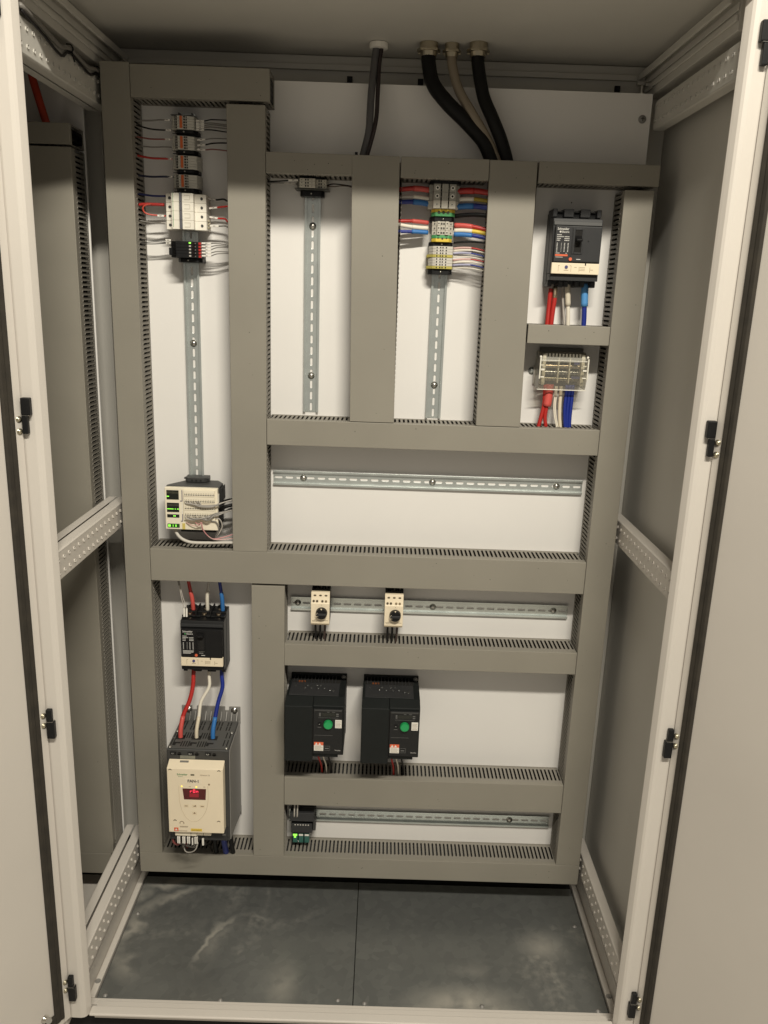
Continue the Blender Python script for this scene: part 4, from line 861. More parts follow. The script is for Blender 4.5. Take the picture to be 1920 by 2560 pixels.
wire('wire', 'blue wire with light blue sleeve under the upper moulded-case breaker', [(1.0215, -0.034, 1.604), (1.0220, -0.035, 1.585), (1.0240, -0.036, 1.556), (1.0255, -0.037, 1.53), (1.0260, -0.038, 1.500)], 0.0055, bluew, n=10, sleeves=((0, 2, 0.0078, mat('sky_blue_sleeve', (0.08, 0.28, 0.60), 0.5), 'sleeve'),))

# wires around the lower breaker
wire('wire', 'red wire with lighter sleeve entering the top of the lower breaker', [(0.1340, -0.036, 0.915), (0.1350, -0.037, 0.890), (0.1395, -0.037, 0.860), (0.1430, -0.036, 0.840), (0.1440, -0.030, 0.805)], 0.0042, redw, n=10, sleeves=((2, 4, 0.0050, reds, 'sleeve'),))
wire('wire', 'thin grey-white wire with white sleeve entering the top of the lower breaker', [(0.1850, -0.036, 0.915), (0.1843, -0.036, 0.890), (0.1810, -0.036, 0.862), (0.1790, -0.035, 0.845), (0.1785, -0.030, 0.805)], 0.0026, lgreyw, n=10, sleeves=((2, 4, 0.0045, whitew, 'sleeve'),))
wire('wire', 'dark blue wire with lighter sleeve entering the top of the lower breaker', [(0.2085, -0.036, 0.915), (0.2100, -0.037, 0.890), (0.2135, -0.037, 0.860), (0.2155, -0.036, 0.840), (0.2155, -0.030, 0.805)], 0.0042, bluew, n=10, sleeves=((2, 4, 0.0050, blues, 'sleeve'),))
for k, (xa, xb) in enumerate(((0.1165, 0.1275), (0.1185, 0.1335))):
    o = wire('wire', ('left', 'right')[k] + ' thin white control wire with marker at the top left of the lower breaker', [(0.1150 + k * 0.001, -0.05, 0.912), (xa, -0.050, 0.880), (xa * 0.6 + xb * 0.4, -0.052, 0.850), (xb - 0.001, -0.054, 0.825), (xb, -0.058, 0.803)], 0.0010, lgreyw)
    ob('marker_sleeve', B().tube([(xb - 0.0004, -0.0545, 0.823), (xb, -0.058, 0.803)], 0.0025, n=8), labelw, o)
wire('wire', 'dark wire end above the thin white control wires', [(0.1140, -0.05, 0.915), (0.1150, -0.05, 0.893), (0.1165, -0.050, 0.880)], 0.0026, greyw)
SX = ((0.1420, 0.1430, 0.1370, 0.1220, 0.1210, 0.1215), (0.1805, 0.1830, 0.1660, 0.1610, 0.1600, 0.1605), (0.2120, 0.2160, 0.2080, 0.2010, 0.2000, 0.2005))
for k, (m, ms, rr, nm) in enumerate(((redw, reds, 0.0052, 'red'), (whitew, mat('cream_insulation', (0.68, 0.60, 0.46), 0.4), 0.0042, 'white'), (bluew, blues, 0.0050, 'blue'))):
    q = SX[k]
    wire('cable', '%s cable curving from the lower breaker into the top of the soft starter' % nm, [(q[0], -0.034, 0.670), (q[0] + 0.001, -0.046, 0.645), (q[1], -0.056, 0.618), (q[2], -0.070, 0.586), (q[3] + 0.002, -0.086, 0.553), (q[4], -0.100, 0.525), (q[5], -0.106, 0.500)], rr, m, cat='cable', n=12, sleeves=((4, 6, rr * 1.08, ms, 'sleeve'),))

# ------------------------------------------------------------------ soft starter
ss = thing('soft_starter', 'cream-fronted soft starter marked FAN-1 with a red lit display', 'motor starter', (0.175, 0, 0.228))
X0, X1, YF = 0.1005, 0.2475, -0.1560
pl = B()
for a0, a1, zt in ((0.1005, 0.1270, 0.5375), (0.1270, 0.1390, 0.5270), (0.1390, 0.2110, 0.5375), (0.2110, 0.2215, 0.5270), (0.2215, 0.2500, 0.5375)): pl.box(a0, a1, -0.0040, -0.0008, 0.4900, zt)
hs = ob('heat_sink', pl, midgrey, ss, bev=0.0008)
for k in range(11):
    x = 0.1090 + k * 0.0132
    ob('fin', B().prism([(-0.0041, 0.4900), (-0.0041, 0.5230), (-0.020, 0.5060), (-0.021, 0.4900)], x, x + 0.0020, 'x'), midgrey, hs)
screw(hs, (0.2345, -0.0040, 0.5270), (0, -1, 0), 0.0062); screw(hs, (0.1180, -0.0040, 0.5265), (0, -1, 0), 0.0062)
ob('body', B().prism([(-0.0200, 0.2290), (-0.0200, 0.5045), (YF + 0.002, 0.5045), (YF, 0.5025), (YF, 0.2560)], X0, X1, 'x'), dgrey2, ss, bev=0.0012)
ob('side_plate', B().prism([(-0.0045, 0.2230), (-0.0045, 0.5000), (-0.150, 0.5000), (-0.150, 0.2560), (-0.010, 0.2400)], X1 + 0.0002, X1 + 0.0018, 'x').prism([(-0.0008, 0.2480), (-0.0008, 0.2240), (-0.0044, 0.2240)], X1 - 0.004, X1 + 0.0018, 'x'), midgrey, ss)
# ventilated top cover
tp = ob('top_cover', B().box(X0 + 0.001, X1 - 0.001, YF + 0.003, -0.0220, 0.5047, 0.5062), mat('top_cover_grey', (0.080, 0.079, 0.075), 0.55), ss, bev=0.0005)
v = B()
for r_, (ya, yb) in enumerate(((-0.046, -0.028), (-0.068, -0.049))):
    for k in range(17):
        x = X0 + 0.012 + k * 0.0074
        if k % 6 == 2: continue
        v.box(x, x + 0.0030, ya, yb, 0.5060, 0.5066)
for ya, yb in ((-0.108, -0.082), (-0.146, -0.122)):
    for xc in (0.1410, 0.1810):
        for k in range(-2, 2): v.box(xc + k * 0.0058, xc + k * 0.0058 + 0.0028, ya, yb, 0.5060, 0.5066)
for x in (0.1045, 0.1095, 0.2300, 0.2385):
    v.box(x, x + 0.0026, -0.140, -0.112, 0.5060, 0.5066); v.box(x, x + 0.0026, -0.104, -0.078, 0.5060, 0.5066)
for xc in (0.1215, 0.1605, 0.2005):
    v.box(xc - 0.011, xc + 0.011, -0.114, -0.096, 0.5060, 0.5066); v.box(xc - 0.010, xc + 0.006, -0.133, -0.127, 0.5060, 0.5066); v.box(xc - 0.010, xc - 0.004, -0.142, -0.133, 0.5060, 0.5066)
ob('vent_openings', v, dark, tp)
for x in (X0 + 0.006, X1 - 0.006):
    screw(tp, (x, -0.150, 0.5062), (0, 0, 1), 0.0028); screw(tp, (x, -0.078, 0.5062), (0, 0, 1), 0.0026)
for k, s in enumerate(('1L1', '3L2', '5L3')):
    x = 0.1090 + k * 0.0415
    pl_ = ob('phase_tag', B().box(x, x + 0.0145, YF - 0.0012, YF - 0.0001, 0.4895, 0.4975), black, ss)
    text(ss, s, x + 0.0018, YF - 0.00135, 0.4915, 0.0052, inkw)
    ob('finger_notch', B().cyl((x + 0.0215, YF + 0.001, 0.4925), (x + 0.0215, YF - 0.0006, 0.4925), 0.0045, n=14).box(x + 0.0165, x + 0.0265, YF - 0.0006, YF + 0.001, 0.4895, 0.4915), black, ss)
ob('rating_label', B().box(0.1320, 0.1680, YF - 0.0006, YF - 0.0001, 0.4795, 0.4880), mat('silver_label', (0.25, 0.25, 0.21), 0.4, 0.3), ss)
# cream cover
CX0, CX1, CY = 0.1062, 0.2388, -0.1830
cv = ob('cream_cover', B().prism([(YF - 0.0007, 0.2955), (YF - 0.0007, 0.4790), (CY, 0.4695), (CY, 0.2955)], CX0, CX1, 'x'), cream, ss, bev=0.0012)
ob('cover_slot', B().hexa([(0.1335, -0.1615, 0.4776), (0.1540, -0.1615, 0.4776), (0.1540, -0.1665, 0.4758), (0.1335, -0.1665, 0.4758)], [(0.1335, -0.1615, 0.4781), (0.1540, -0.1615, 0.4781), (0.1540, -0.1665, 0.4764), (0.1335, -0.1665, 0.4764)]), mat('grey_slot', (0.20, 0.19, 0.17), 0.5), cv)
for x, z in ((0.1140, 0.4640), (0.2295, 0.4640), (0.1215, 0.3265), (0.2265, 0.3265)):
    ob('screw_recess', B().prism([(x + 0.0042 * math.cos(a), z + 0.0042 * math.sin(a)) for a in [math.pi * i / 8 for i in range(9)]] + [(x - 0.0036, z + 0.0006), (x, z + 0.0022), (x + 0.0036, z + 0.0006)], CY - 0.0003, CY + 0.0004, 'y'), mat('shade_brown', (0.10, 0.075, 0.045), 0.6) if 'shade_brown' not in MATS else MATS['shade_brown'], cv)
YT = CY - 0.0003
text(cv, 'Schneider', 0.1300, YT, 0.4520, 0.0066, inkg, bold=0.00015, sx=0.95)
text(cv, 'Electric', 0.1330, YT, 0.4475, 0.0036, inkg)
ob('logo_mark', B().box(0.1625, 0.1712, YT - 0.0001, YT + 0.0002, 0.4520, 0.4555), mat('print_olive', (0.05, 0.055, 0.02), 0.6), cv)
text(cv, 'Altistart 22', 0.1850, YT, 0.4520, 0.0050, mat('print_brown', (0.20, 0.13, 0.07), 0.6))
ob('name_label', B().box(0.1480, 0.1890, CY - 0.0004, CY - 0.00002, 0.4305, 0.4435), mat('cream_label', (0.84, 0.74, 0.57), 0.5), cv)
text(cv, 'FAN-1', 0.1545, CY - 0.0006, 0.4337, 0.0102, ink, bold=0.0004)
ob('small_square', B().box(0.2035, 0.2075, YT, YT + 0.0002, 0.4270, 0.4310), MATS['print_brown'], cv)
# keypad outline, leds, display
kp = B()
pts = [(0.1340, 0.4240), (0.1335, 0.400), (0.1345, 0.380), (0.1390, 0.358), (0.1480, 0.338), (0.1590, 0.3275), (0.1680, 0.3265), (0.1780, 0.3300), (0.1890, 0.3420), (0.1975, 0.360), (0.2020, 0.382), (0.2030, 0.400), (0.2025, 0.4240)]
kp.tube([(x, CY, z) for x, z in pts], 0.0005, n=6)
ob('keypad_outline', kp, mat('cream_dark', (0.60, 0.50, 0.35), 0.5), cv)
dsp = ob('display_window', B().prism([(0.1420, 0.4165), (0.1982, 0.4165), (0.1965, 0.3870), (0.1450, 0.3870)], CY - 0.0006, CY + 0.0004, 'y'), redglass, cv, bev=0.0003)
def seg(b, x, z, w_, h, on, t=0.0011):
    hh = h / 2
    S = {'a': (x, x + w_, z + h - t, z + h), 'g': (x, x + w_, z + hh - t / 2, z + hh + t / 2), 'd': (x, x + w_, z, z + t), 'f': (x, x + t, z + hh, z + h), 'b': (x + w_ - t, x + w_, z + hh, z + h), 'e': (x, x + t, z, z + hh), 'c': (x + w_ - t, x + w_, z, z + hh)}
    for k in on: q = S[k]; b.box(q[0], q[1], CY - 0.0010, CY - 0.0007, q[2] + (0.0001 if k in 'bf' else 0), q[3] - (0.0001 if k in 'bf' else 0))
sg = B(); seg(sg, 0.1600, 0.4065, 0.0050, 0.0082, 'eg'); seg(sg, 0.1672, 0.4065, 0.0050, 0.0082, 'abcdef'); seg(sg, 0.1744, 0.4065, 0.0050, 0.0082, 'ceg')
ob('lit_digits', sg, redd, dsp)
ob('lit_glow', B().box(0.1585, 0.1805, CY - 0.0009, CY - 0.00065, 0.3940, 0.4045), mat('red_display_dim', (0.12, 0.008, 0.012), 0.35, emit=(1.0, 0.03, 0.06), es=0.16), dsp)
lg = ob('status_lamp', B().cyl((0.1405, CY + 0.0005, 0.4222), (0.1405, CY - 0.0010, 0.4222), 0.0017, n=12), ledy, cv, label='greenish yellow status lamp')
ob('status_lamp', B().cyl((0.1752, CY + 0.0005, 0.4215), (0.1752, CY - 0.0010, 0.4215), 0.0019, n=12), ledy, cv)
kb = B()
for x, z, w_ in ((0.1495, 0.3690, 0.0068), (0.1700, 0.3690, 0.0060), (0.1880, 0.3690, 0.0070), (0.1690, 0.3492, 0.0048)): kb.box(x - w_ / 2, x + w_ / 2, YT, YT + 0.0002, z - 0.0009, z + 0.0009)
for x, z in ((0.1715, 0.3695), (0.1690, 0.3500)): kb.prism([(x - 0.0018, z), (x + 0.0018, z), (x, z + 0.0028)], YT, YT + 0.0002, 'y')
for x in (0.1575, 0.1600, 0.1920, 0.1945): kb.box(x, x + 0.0016, YT, YT + 0.0002, 0.4213, 0.4226)
ob('key_print', kb, MATS['print_brown'], cv)
for x, z in ((0.1495, 0.3690), (0.1690, 0.3690), (0.1880, 0.3690), (0.1690, 0.3492)):
    ob('key', B().box(x - 0.0060, x + 0.0060, CY - 0.0001, CY + 0.0008, z - 0.0045, z + 0.0045), mat('key_cream', (0.78, 0.66, 0.47), 0.45) if 'key_cream' not in MATS else MATS['key_cream'], cv, bev=0.0008)
# recycling arrow, matrix print removed, warning labels
ar = B().tube([(0.1380 + 0.0048 * math.cos(a), YT, 0.3215 + 0.0048 * math.sin(a)) for a in [R(200 - 25 * i) for i in range(10)]], 0.0007, n=5)
ob('round_arrow_print', ar, MATS['print_brown'], cv)
ob('small_print', B().box(0.1325, 0.1525, YT, YT + 0.0002, 0.3120, 0.3128).box(0.1325, 0.1515, YT, YT + 0.0002, 0.3100, 0.3107), MATS['print_brown'], cv)
wl = ob('warning_label', B().box(0.1185, 0.1290, YT, YT + 0.0002, 0.2985, 0.3085), warn, cv)
ob('warning_triangle', B().prism([(0.1205, 0.3010), (0.1270, 0.3010), (0.12375, 0.3065)], YT - 0.0002, YT - 0.00002, 'y'), labelw, wl)
ob('warning_label', B().box(0.1290, 0.1500, YT, YT + 0.0002, 0.2992, 0.3002), MATS['print_brown'], cv)
yl_ = ob('yellow_label', B().box(0.1590, 0.1860, YT, YT + 0.0002, 0.2995, 0.3070), mat('label_yellow', (0.75, 0.53, 0.08), 0.5), cv)
text(cv, 'DO NOT', 0.1625, YT - 0.0002, 0.3010, 0.0046, MATS['print_brown'], sx=1.1)
# terminals below the cover
lo_ = ob('control_terminals', B().box(0.1180, 0.1700, -0.1740, -0.1565, 0.2790, 0.2950).box(0.1705, 0.2050, -0.172, -0.1565, 0.2800, 0.2950), ivory, ss, bev=0.001)
ob('terminal_gap', B().box(0.1560, 0.1570, -0.1744, -0.1741, 0.2795, 0.2945).box(0.1860, 0.1868, -0.1724, -0.1721, 0.2805, 0.2945), ink, ss)
ob('lower_housing', B().box(0.1950, X1 - 0.004, -0.1600, -0.1562, 0.2580, 0.2950), dgrey, ss, bev=0.001)
text(ss, '2T1', 0.2300, -0.1603, 0.2730, 0.0050, inkw)
for k, (x, z) in enumerate(((0.1245, 0.2690), (0.1285, 0.2685), (0.1370, 0.2690), (0.1410, 0.2685), (0.1485, 0.2690), (0.1525, 0.2685), (0.1600, 0.2655), (0.1665, 0.2685), (0.1710, 0.2690))):
    o = wire('wire', 'thin grey control wire with white marker under the soft starter cover', [(x, -0.170, 0.280), (x + 0.0005, -0.173, 0.268), (x + 0.001 - 0.0012 * k, -0.168, 0.252 - 0.0012 * k), (0.131 - 0.0006 * k, -0.140, 0.238 - 0.0010 * k), (0.118, -0.090, 0.215), (0.115, -0.070, 0.165)], 0.0011, greyw, 'marked control wires under the soft starter', n=6)
    ob('marker_sleeve', B().box(x - 0.0016, x + 0.0016, -0.1765, -0.1725, z - 0.010, z + 0.008), labelw, o, bev=0.0006)
wire('wire', 'grey wire looped low in front of the bottom duct under the soft starter', [(0.172, -0.170, 0.258), (0.166, -0.172, 0.240), (0.152, -0.165, 0.226), (0.136, -0.155, 0.222), (0.124, -0.130, 0.232), (0.112, -0.09, 0.22), (0.108, -0.07, 0.165)], 0.0014, lgreyw)
wire('wire', 'dull red wire curling at the lower left of the soft starter', [(0.105, -0.140, 0.262), (0.106, -0.150, 0.246), (0.114, -0.150, 0.236), (0.122, -0.140, 0.232), (0.122, -0.10, 0.205), (0.120, -0.07, 0.165)], 0.0028, mat('maroon', (0.20, 0.05, 0.045), 0.4))
wire('wire', 'thin olive wire at the left edge of the soft starter', [(0.100, -0.120, 0.300), (0.099, -0.140, 0.275), (0.103, -0.145, 0.255), (0.110, -0.12, 0.235), (0.112, -0.07, 0.165)], 0.0012, mat('olive_wire', (0.12, 0.13, 0.06), 0.4))
wire('cable', 'black motor cable under the soft starter, left', [(0.200, -0.120, 0.262), (0.198, -0.105, 0.225), (0.196, -0.085, 0.18), (0.196, -0.07, 0.150)], 0.0060, blackw, cat='cable')
wire('cable', 'dark blue motor cable under the soft starter', [(0.224, -0.125, 0.262), (0.222, -0.108, 0.225), (0.221, -0.085, 0.18), (0.221, -0.07, 0.150)], 0.0075, bluew, cat='cable')
wire('cable', 'black motor cable under the soft starter, right beside the dark blue one', [(0.240, -0.120, 0.262), (0.239, -0.105, 0.225), (0.239, -0.085, 0.18), (0.239, -0.07, 0.150)], 0.0060, blackw, cat='cable')
o = wire('wire', 'single grey wire with white marker between the soft starter terminals and motor cables', [(0.182, -0.160, 0.280), (0.182, -0.158, 0.262), (0.183, -0.145, 0.235), (0.184, -0.10, 0.20), (0.184, -0.07, 0.155)], 0.0014, dkw)
ob('marker_sleeve', B().box(0.1798, 0.1845, -0.1625, -0.1575, 0.244, 0.263), labelw, o, bev=0.0008)

# ------------------------------------------------------------------ clear distribution block
db = thing('distribution_block', 'clear-covered distribution block between red, white and blue wires', 'distribution block', (0.985, 0, 1.39))
ob('base', B().box(0.9400, 1.0380, -0.0080, -0.0008, 1.3780, 1.4640), mat('pale_base', (0.16, 0.155, 0.14), 0.5), db, bev=0.001)
ob('mounting_ear', B().box(0.9290, 0.9398, -0.0060, -0.0008, 1.3800, 1.4220), lgreyw, db, bev=0.001)
scr = screw(db, (0.9262, -0.0008, 1.4105), (0, -1, 0), 0.0062, zinc)
for r_, z in enumerate((1.4370, 1.4240, 1.4100, 1.3960)):
    b = B().box(0.9480, 1.0260, -0.034 - 0.004 * (r_ % 2), -0.0082, z - 0.0035, z + 0.0030)
    o = ob('bus_bar', b, (brass, copper, steel, brass)[r_], db, bev=0.0006)
    s = B()
    for k in range(9): s.cyl((0.9520 + k * 0.0085, -0.034 - 0.004 * (r_ % 2), z), (0.9520 + k * 0.0085, -0.0385 - 0.004 * (r_ % 2), z), 0.0026, n=10)
    ob('clamp_screw', s, steel if r_ % 2 else dgrey2, o)
ob('insulator', B().box(0.9400, 0.9475, -0.050, -0.0082, 1.384, 1.452).box(1.0265, 1.0340, -0.050, -0.0082, 1.384, 1.452).box(0.9760, 0.9790, -0.044, -0.0082, 1.388, 1.448).box(1.0010, 1.0040, -0.044, -0.0082, 1.388, 1.448), mat('ivory_insulator', (0.62, 0.58, 0.47), 0.5), db, bev=0.0008)
ob('label_strip', B().box(1.0060, 1.0250, -0.0500, -0.0490, 1.3990, 1.4045).box(1.0100, 1.0220, -0.0500, -0.0490, 1.4300, 1.4370), mat('indigo_label', (0.06, 0.06, 0.16), 0.5), db)
c = B()
c.prism([(-0.0085, 1.4560), (-0.030, 1.4560), (-0.0600, 1.4440), (-0.0640, 1.4350), (-0.0640, 1.3990), (-0.0620, 1.3930), (-0.0550, 1.3760), (-0.0085, 1.3760)], 0.9320, 0.9336, 'x')
c.prism([(-0.0085, 1.4560), (-0.030, 1.4560), (-0.0600, 1.4440), (-0.0640, 1.4350), (-0.0640, 1.3990), (-0.0620, 1.3930), (-0.0550, 1.3760), (-0.0085, 1.3760)], 1.0364, 1.0380, 'x')
c.hexa([(0.9338, -0.0625, 1.4340), (1.0362, -0.0625, 1.4340), (1.0362, -0.0625, 1.3990), (0.9338, -0.0625, 1.3990)], [(0.9338, -0.0640, 1.4340), (1.0362, -0.0640, 1.4340), (1.0362, -0.0640, 1.3990), (0.9338, -0.0640, 1.3990)])
c.hexa([(0.9338, -0.0290, 1.4550), (1.0362, -0.0290, 1.4550), (1.0362, -0.0620, 1.4350), (0.9338, -0.0620, 1.4350)], [(0.9338, -0.0300, 1.4562), (1.0362, -0.0300, 1.4562), (1.0362, -0.0632, 1.4360), (0.9338, -0.0632, 1.4360)])
c.hexa([(0.9338, -0.0610, 1.3980), (1.0362, -0.0610, 1.3980), (1.0362, -0.0540, 1.3765), (0.9338, -0.0540, 1.3765)], [(0.9338, -0.0628, 1.3980), (1.0362, -0.0628, 1.3980), (1.0362, -0.0555, 1.3755), (0.9338, -0.0555, 1.3755)])
ob('clear_cover', c, clear, db)
e = B()
for x in (0.9310, 1.0365): e.box(x, x + 0.0030, -0.0665, -0.0635, 1.3985, 1.4440)
e.box(0.9300, 1.0400, -0.0580, -0.0550, 1.3735, 1.3752).box(0.9340, 1.0360, -0.0640, -0.0632, 1.4385, 1.4395)
e.box(0.9345, 0.9425, -0.0660, -0.0642, 1.4165, 1.4205).box(1.0270, 1.0355, -0.0660, -0.0642, 1.4165, 1.4205).box(0.9345, 0.9425, -0.0660, -0.0642, 1.4010, 1.4035).box(1.0270, 1.0355, -0.0660, -0.0642, 1.4010, 1.4035)
e.box(0.9345, 0.9420, -0.0632, -0.0600, 1.4265, 1.4295).box(1.0270, 1.0350, -0.0632, -0.0600, 1.4265, 1.4295)
ob('moulded_edges', e, mat('frosted_edge', (0.74, 0.71, 0.62), 0.25), db, bev=0.0008)
s = B()
for k in range(11): s.box(0.9460 + k * 0.0075, 0.9500 + k * 0.0075, -0.047, -0.043, 1.4465, 1.4530)
ob('cover_ribs', s, MATS['frosted_edge'], db)
o = B().dome((0.9335, -0.060, 1.4460), (0, -1, 0), 0.0028, 0.002).dome((1.0372, -0.060, 1.4470), (0, -1, 0), 0.0028, 0.002)
ob('cover_pin', o, white, db, smooth=True)
rz = ((0.9550, 0.9445), (0.9600, 0.9590))
wire('wire', 'left red wire spreading from the red sleeve under the clear block', [(0.9530, -0.034, 1.382), (0.9530, -0.036, 1.36), (0.9530, -0.038, 1.34), (0.9490, -0.040, 1.315), (0.9440, -0.042, 1.290), (0.942, -0.043, 1.270)], 0.0046, redw, n=9)
wire('wire', 'right red wire with broad coral sleeve under the clear block', [(0.9620, -0.036, 1.384), (0.9615, -0.038, 1.36), (0.9590, -0.040, 1.335), (0.9570, -0.041, 1.31), (0.9600, -0.042, 1.290), (0.9610, -0.042, 1.270)], 0.0044, redw, n=9, sleeves=((0, 2, 0.0098, reds, 'sleeve'),))
for k, (xa, xb) in enumerate(((0.9765, 0.9850), (0.9800, 0.9880))):
    wire('wire', ('left', 'right')[k] + ' thin white wire under the clear block', [(xa, -0.034, 1.380), (xa - 0.0005, -0.036, 1.36), (xa - 0.001, -0.038, 1.335), (xa + 0.002, -0.040, 1.312), (xb, -0.042, 1.288), (xb + 0.001, -0.042, 1.270)], 0.0017, whitew, n=8)
wire('wire', 'thick cream wire under the clear block', [(0.9890, -0.034, 1.380), (0.9890, -0.036, 1.36), (0.9890, -0.038, 1.335), (0.9905, -0.040, 1.31), (0.9935, -0.042, 1.288), (0.9940, -0.042, 1.270)], 0.0040, MATS['cream_insulation'], n=10)
for k, (xa, xb) in enumerate(((1.0015, 1.0045), (1.0085, 1.0085), (1.0155, 1.0140))):
    wire('wire', ('left', 'middle', 'right')[k] + ' dark blue wire under the clear block', [(xa, -0.034, 1.384), (xa, -0.036, 1.36), (xa - 0.001, -0.038, 1.335), ((xa + xb) / 2 - 0.001, -0.040, 1.31), (xb, -0.042, 1.288), (xb, -0.042, 1.270)], 0.0040, bluew, n=9)

# ------------------------------------------------------------------ manual motor breakers
def mpcb(label, x, dx):
    t = thing('motor_breaker', label, 'circuit breaker', (x + 0.0225, 0, 0.80), 'cream manual motor breakers')
    W = 0.0440; yf = -0.0790
    ob('black_body', B().box(x + 0.001, x + W - 0.001, -0.0600, -0.0085, 0.7960, 0.8790), black, t, bev=0.0012)
    ob('housing', B().prism([(-0.0602, 0.7990), (-0.0602, 0.8820), (-0.0730, 0.8820), (-0.0745, 0.8690), (-0.0775, 0.8570), (yf, 0.8560), (yf, 0.8050), (-0.0740, 0.8040), (-0.0725, 0.7990)], x, x + W, 'x'), cream, t, bev=0.0010)
    s = B(); s2 = B()
    for k in range(3): s.prism([(x + 0.009 + k * 0.0131 + 0.0034 * math.cos(a), 0.8745 + 0.0020 * math.sin(a)) for a in [2 * math.pi * i / 12 for i in range(12)]], -0.0746, -0.0730, 'y')
    for i, xx in enumerate((0.0065, 0.0145, 0.0270, 0.0355)): (s if i < dx else s2).cyl((x + xx, -0.0770, 0.8615), (x + xx, -0.0784, 0.8615), 0.0028, n=12)
    ob('terminal_holes', s, MATS['shade_brown'], t)
    if s2.v: ob('terminal_rings', s2, MATS['tan_print'], t)
    kb_ = B().cyl((x + 0.0255, yf + 0.001, 0.8330), (x + 0.0255, yf - 0.0110, 0.8330), 0.0138, 0.0130, n=28)
    kn = ob('rotary_knob', kb_, black, t, bev=0.0008)
    ob('knob_grip', B().box(x + 0.0150, x + 0.0370, yf - 0.0150, yf - 0.0111, 0.8300, 0.8360), dgrey, kn, bev=0.001)
    ob('knob_pointer', B().prism([(x + 0.0130, 0.8300), (x + 0.0130, 0.8320), (x + 0.0180, 0.8330), (x + 0.0175, 0.8362), (x + 0.0150, 0.8362), (x + 0.0140, 0.8335)], yf - 0.0118, yf - 0.0109, 'y').box(x + 0.0125, x + 0.0185, yf - 0.0118, yf - 0.0109, 0.8268, 0.8282), cream, kn)
    ob('knob_notch', B().prism([(x + 0.0235, 0.8472), (x + 0.0275, 0.8472), (x + 0.0255, 0.8430)], yf - 0.0114, yf - 0.0108, 'y'), cream, kn)
    ob('front_groove', B().box(x + 0.003, x + W - 0.003, yf - 0.0002, yf + 0.0004, 0.8125, 0.8133).box(x + 0.002, x + W - 0.002, -0.0738, -0.0733, 0.8030, 0.8040), MATS['shade_brown'], t)
    text(t, 'Schneider', x + 0.004, yf - 0.0003, 0.8095, 0.0030, ink)
    ob('mark', B().box(x + 0.0246, x + 0.0262, yf - 0.0003, yf + 0.0002, 0.8520, 0.8528), ink, t)
    s = B()
    for k in range(4): s.box(x + 0.001 + k * 0.0137, x + 0.0026 + k * 0.0137, -0.0600, -0.012, 0.8792, 0.8890)
    s.box(x + 0.001, x + W - 0.001, -0.0595, -0.055, 0.8792, 0.8850)
    ob('terminal_barrier', s, black, t)
    return t
mpcb('left manual motor breaker with black rotary knob, nearer the upright duct', 0.4338, 3)
mpcb('right manual motor breaker with black rotary knob, in mid rail', 0.6085, 2)
for xx, nm in ((0.4338, 'left'), (0.6085, 'right')):
    for k in range(3):
        wire('wire', '%s dark wire above the %s motor breaker' % (('left', 'middle', 'right')[k], nm), [(xx + 0.009 + k * 0.0132, -0.045, 0.870), (xx + 0.009 + k * 0.0132, -0.048, 0.890), (xx + 0.009 + k * 0.0132, -0.046, 0.915)], 0.0022, (dkw, greyw, greyw)[k])
        wire('wire', '%s dark wire under the %s motor breaker' % (('left', 'middle', 'right')[k], nm), [(xx + 0.009 + k * 0.0115, -0.045, 0.800), (xx + 0.009 + k * 0.0115, -0.048, 0.782), (xx + 0.010 + k * 0.0105, -0.046, 0.760), (xx + 0.012 + k * 0.009, -0.044, 0.735)], 0.0028, (dkw, dkw, mat('brown_dark', (0.06, 0.04, 0.035), 0.45) if 'brown_dark' not in MATS else MATS['brown_dark'])[k])

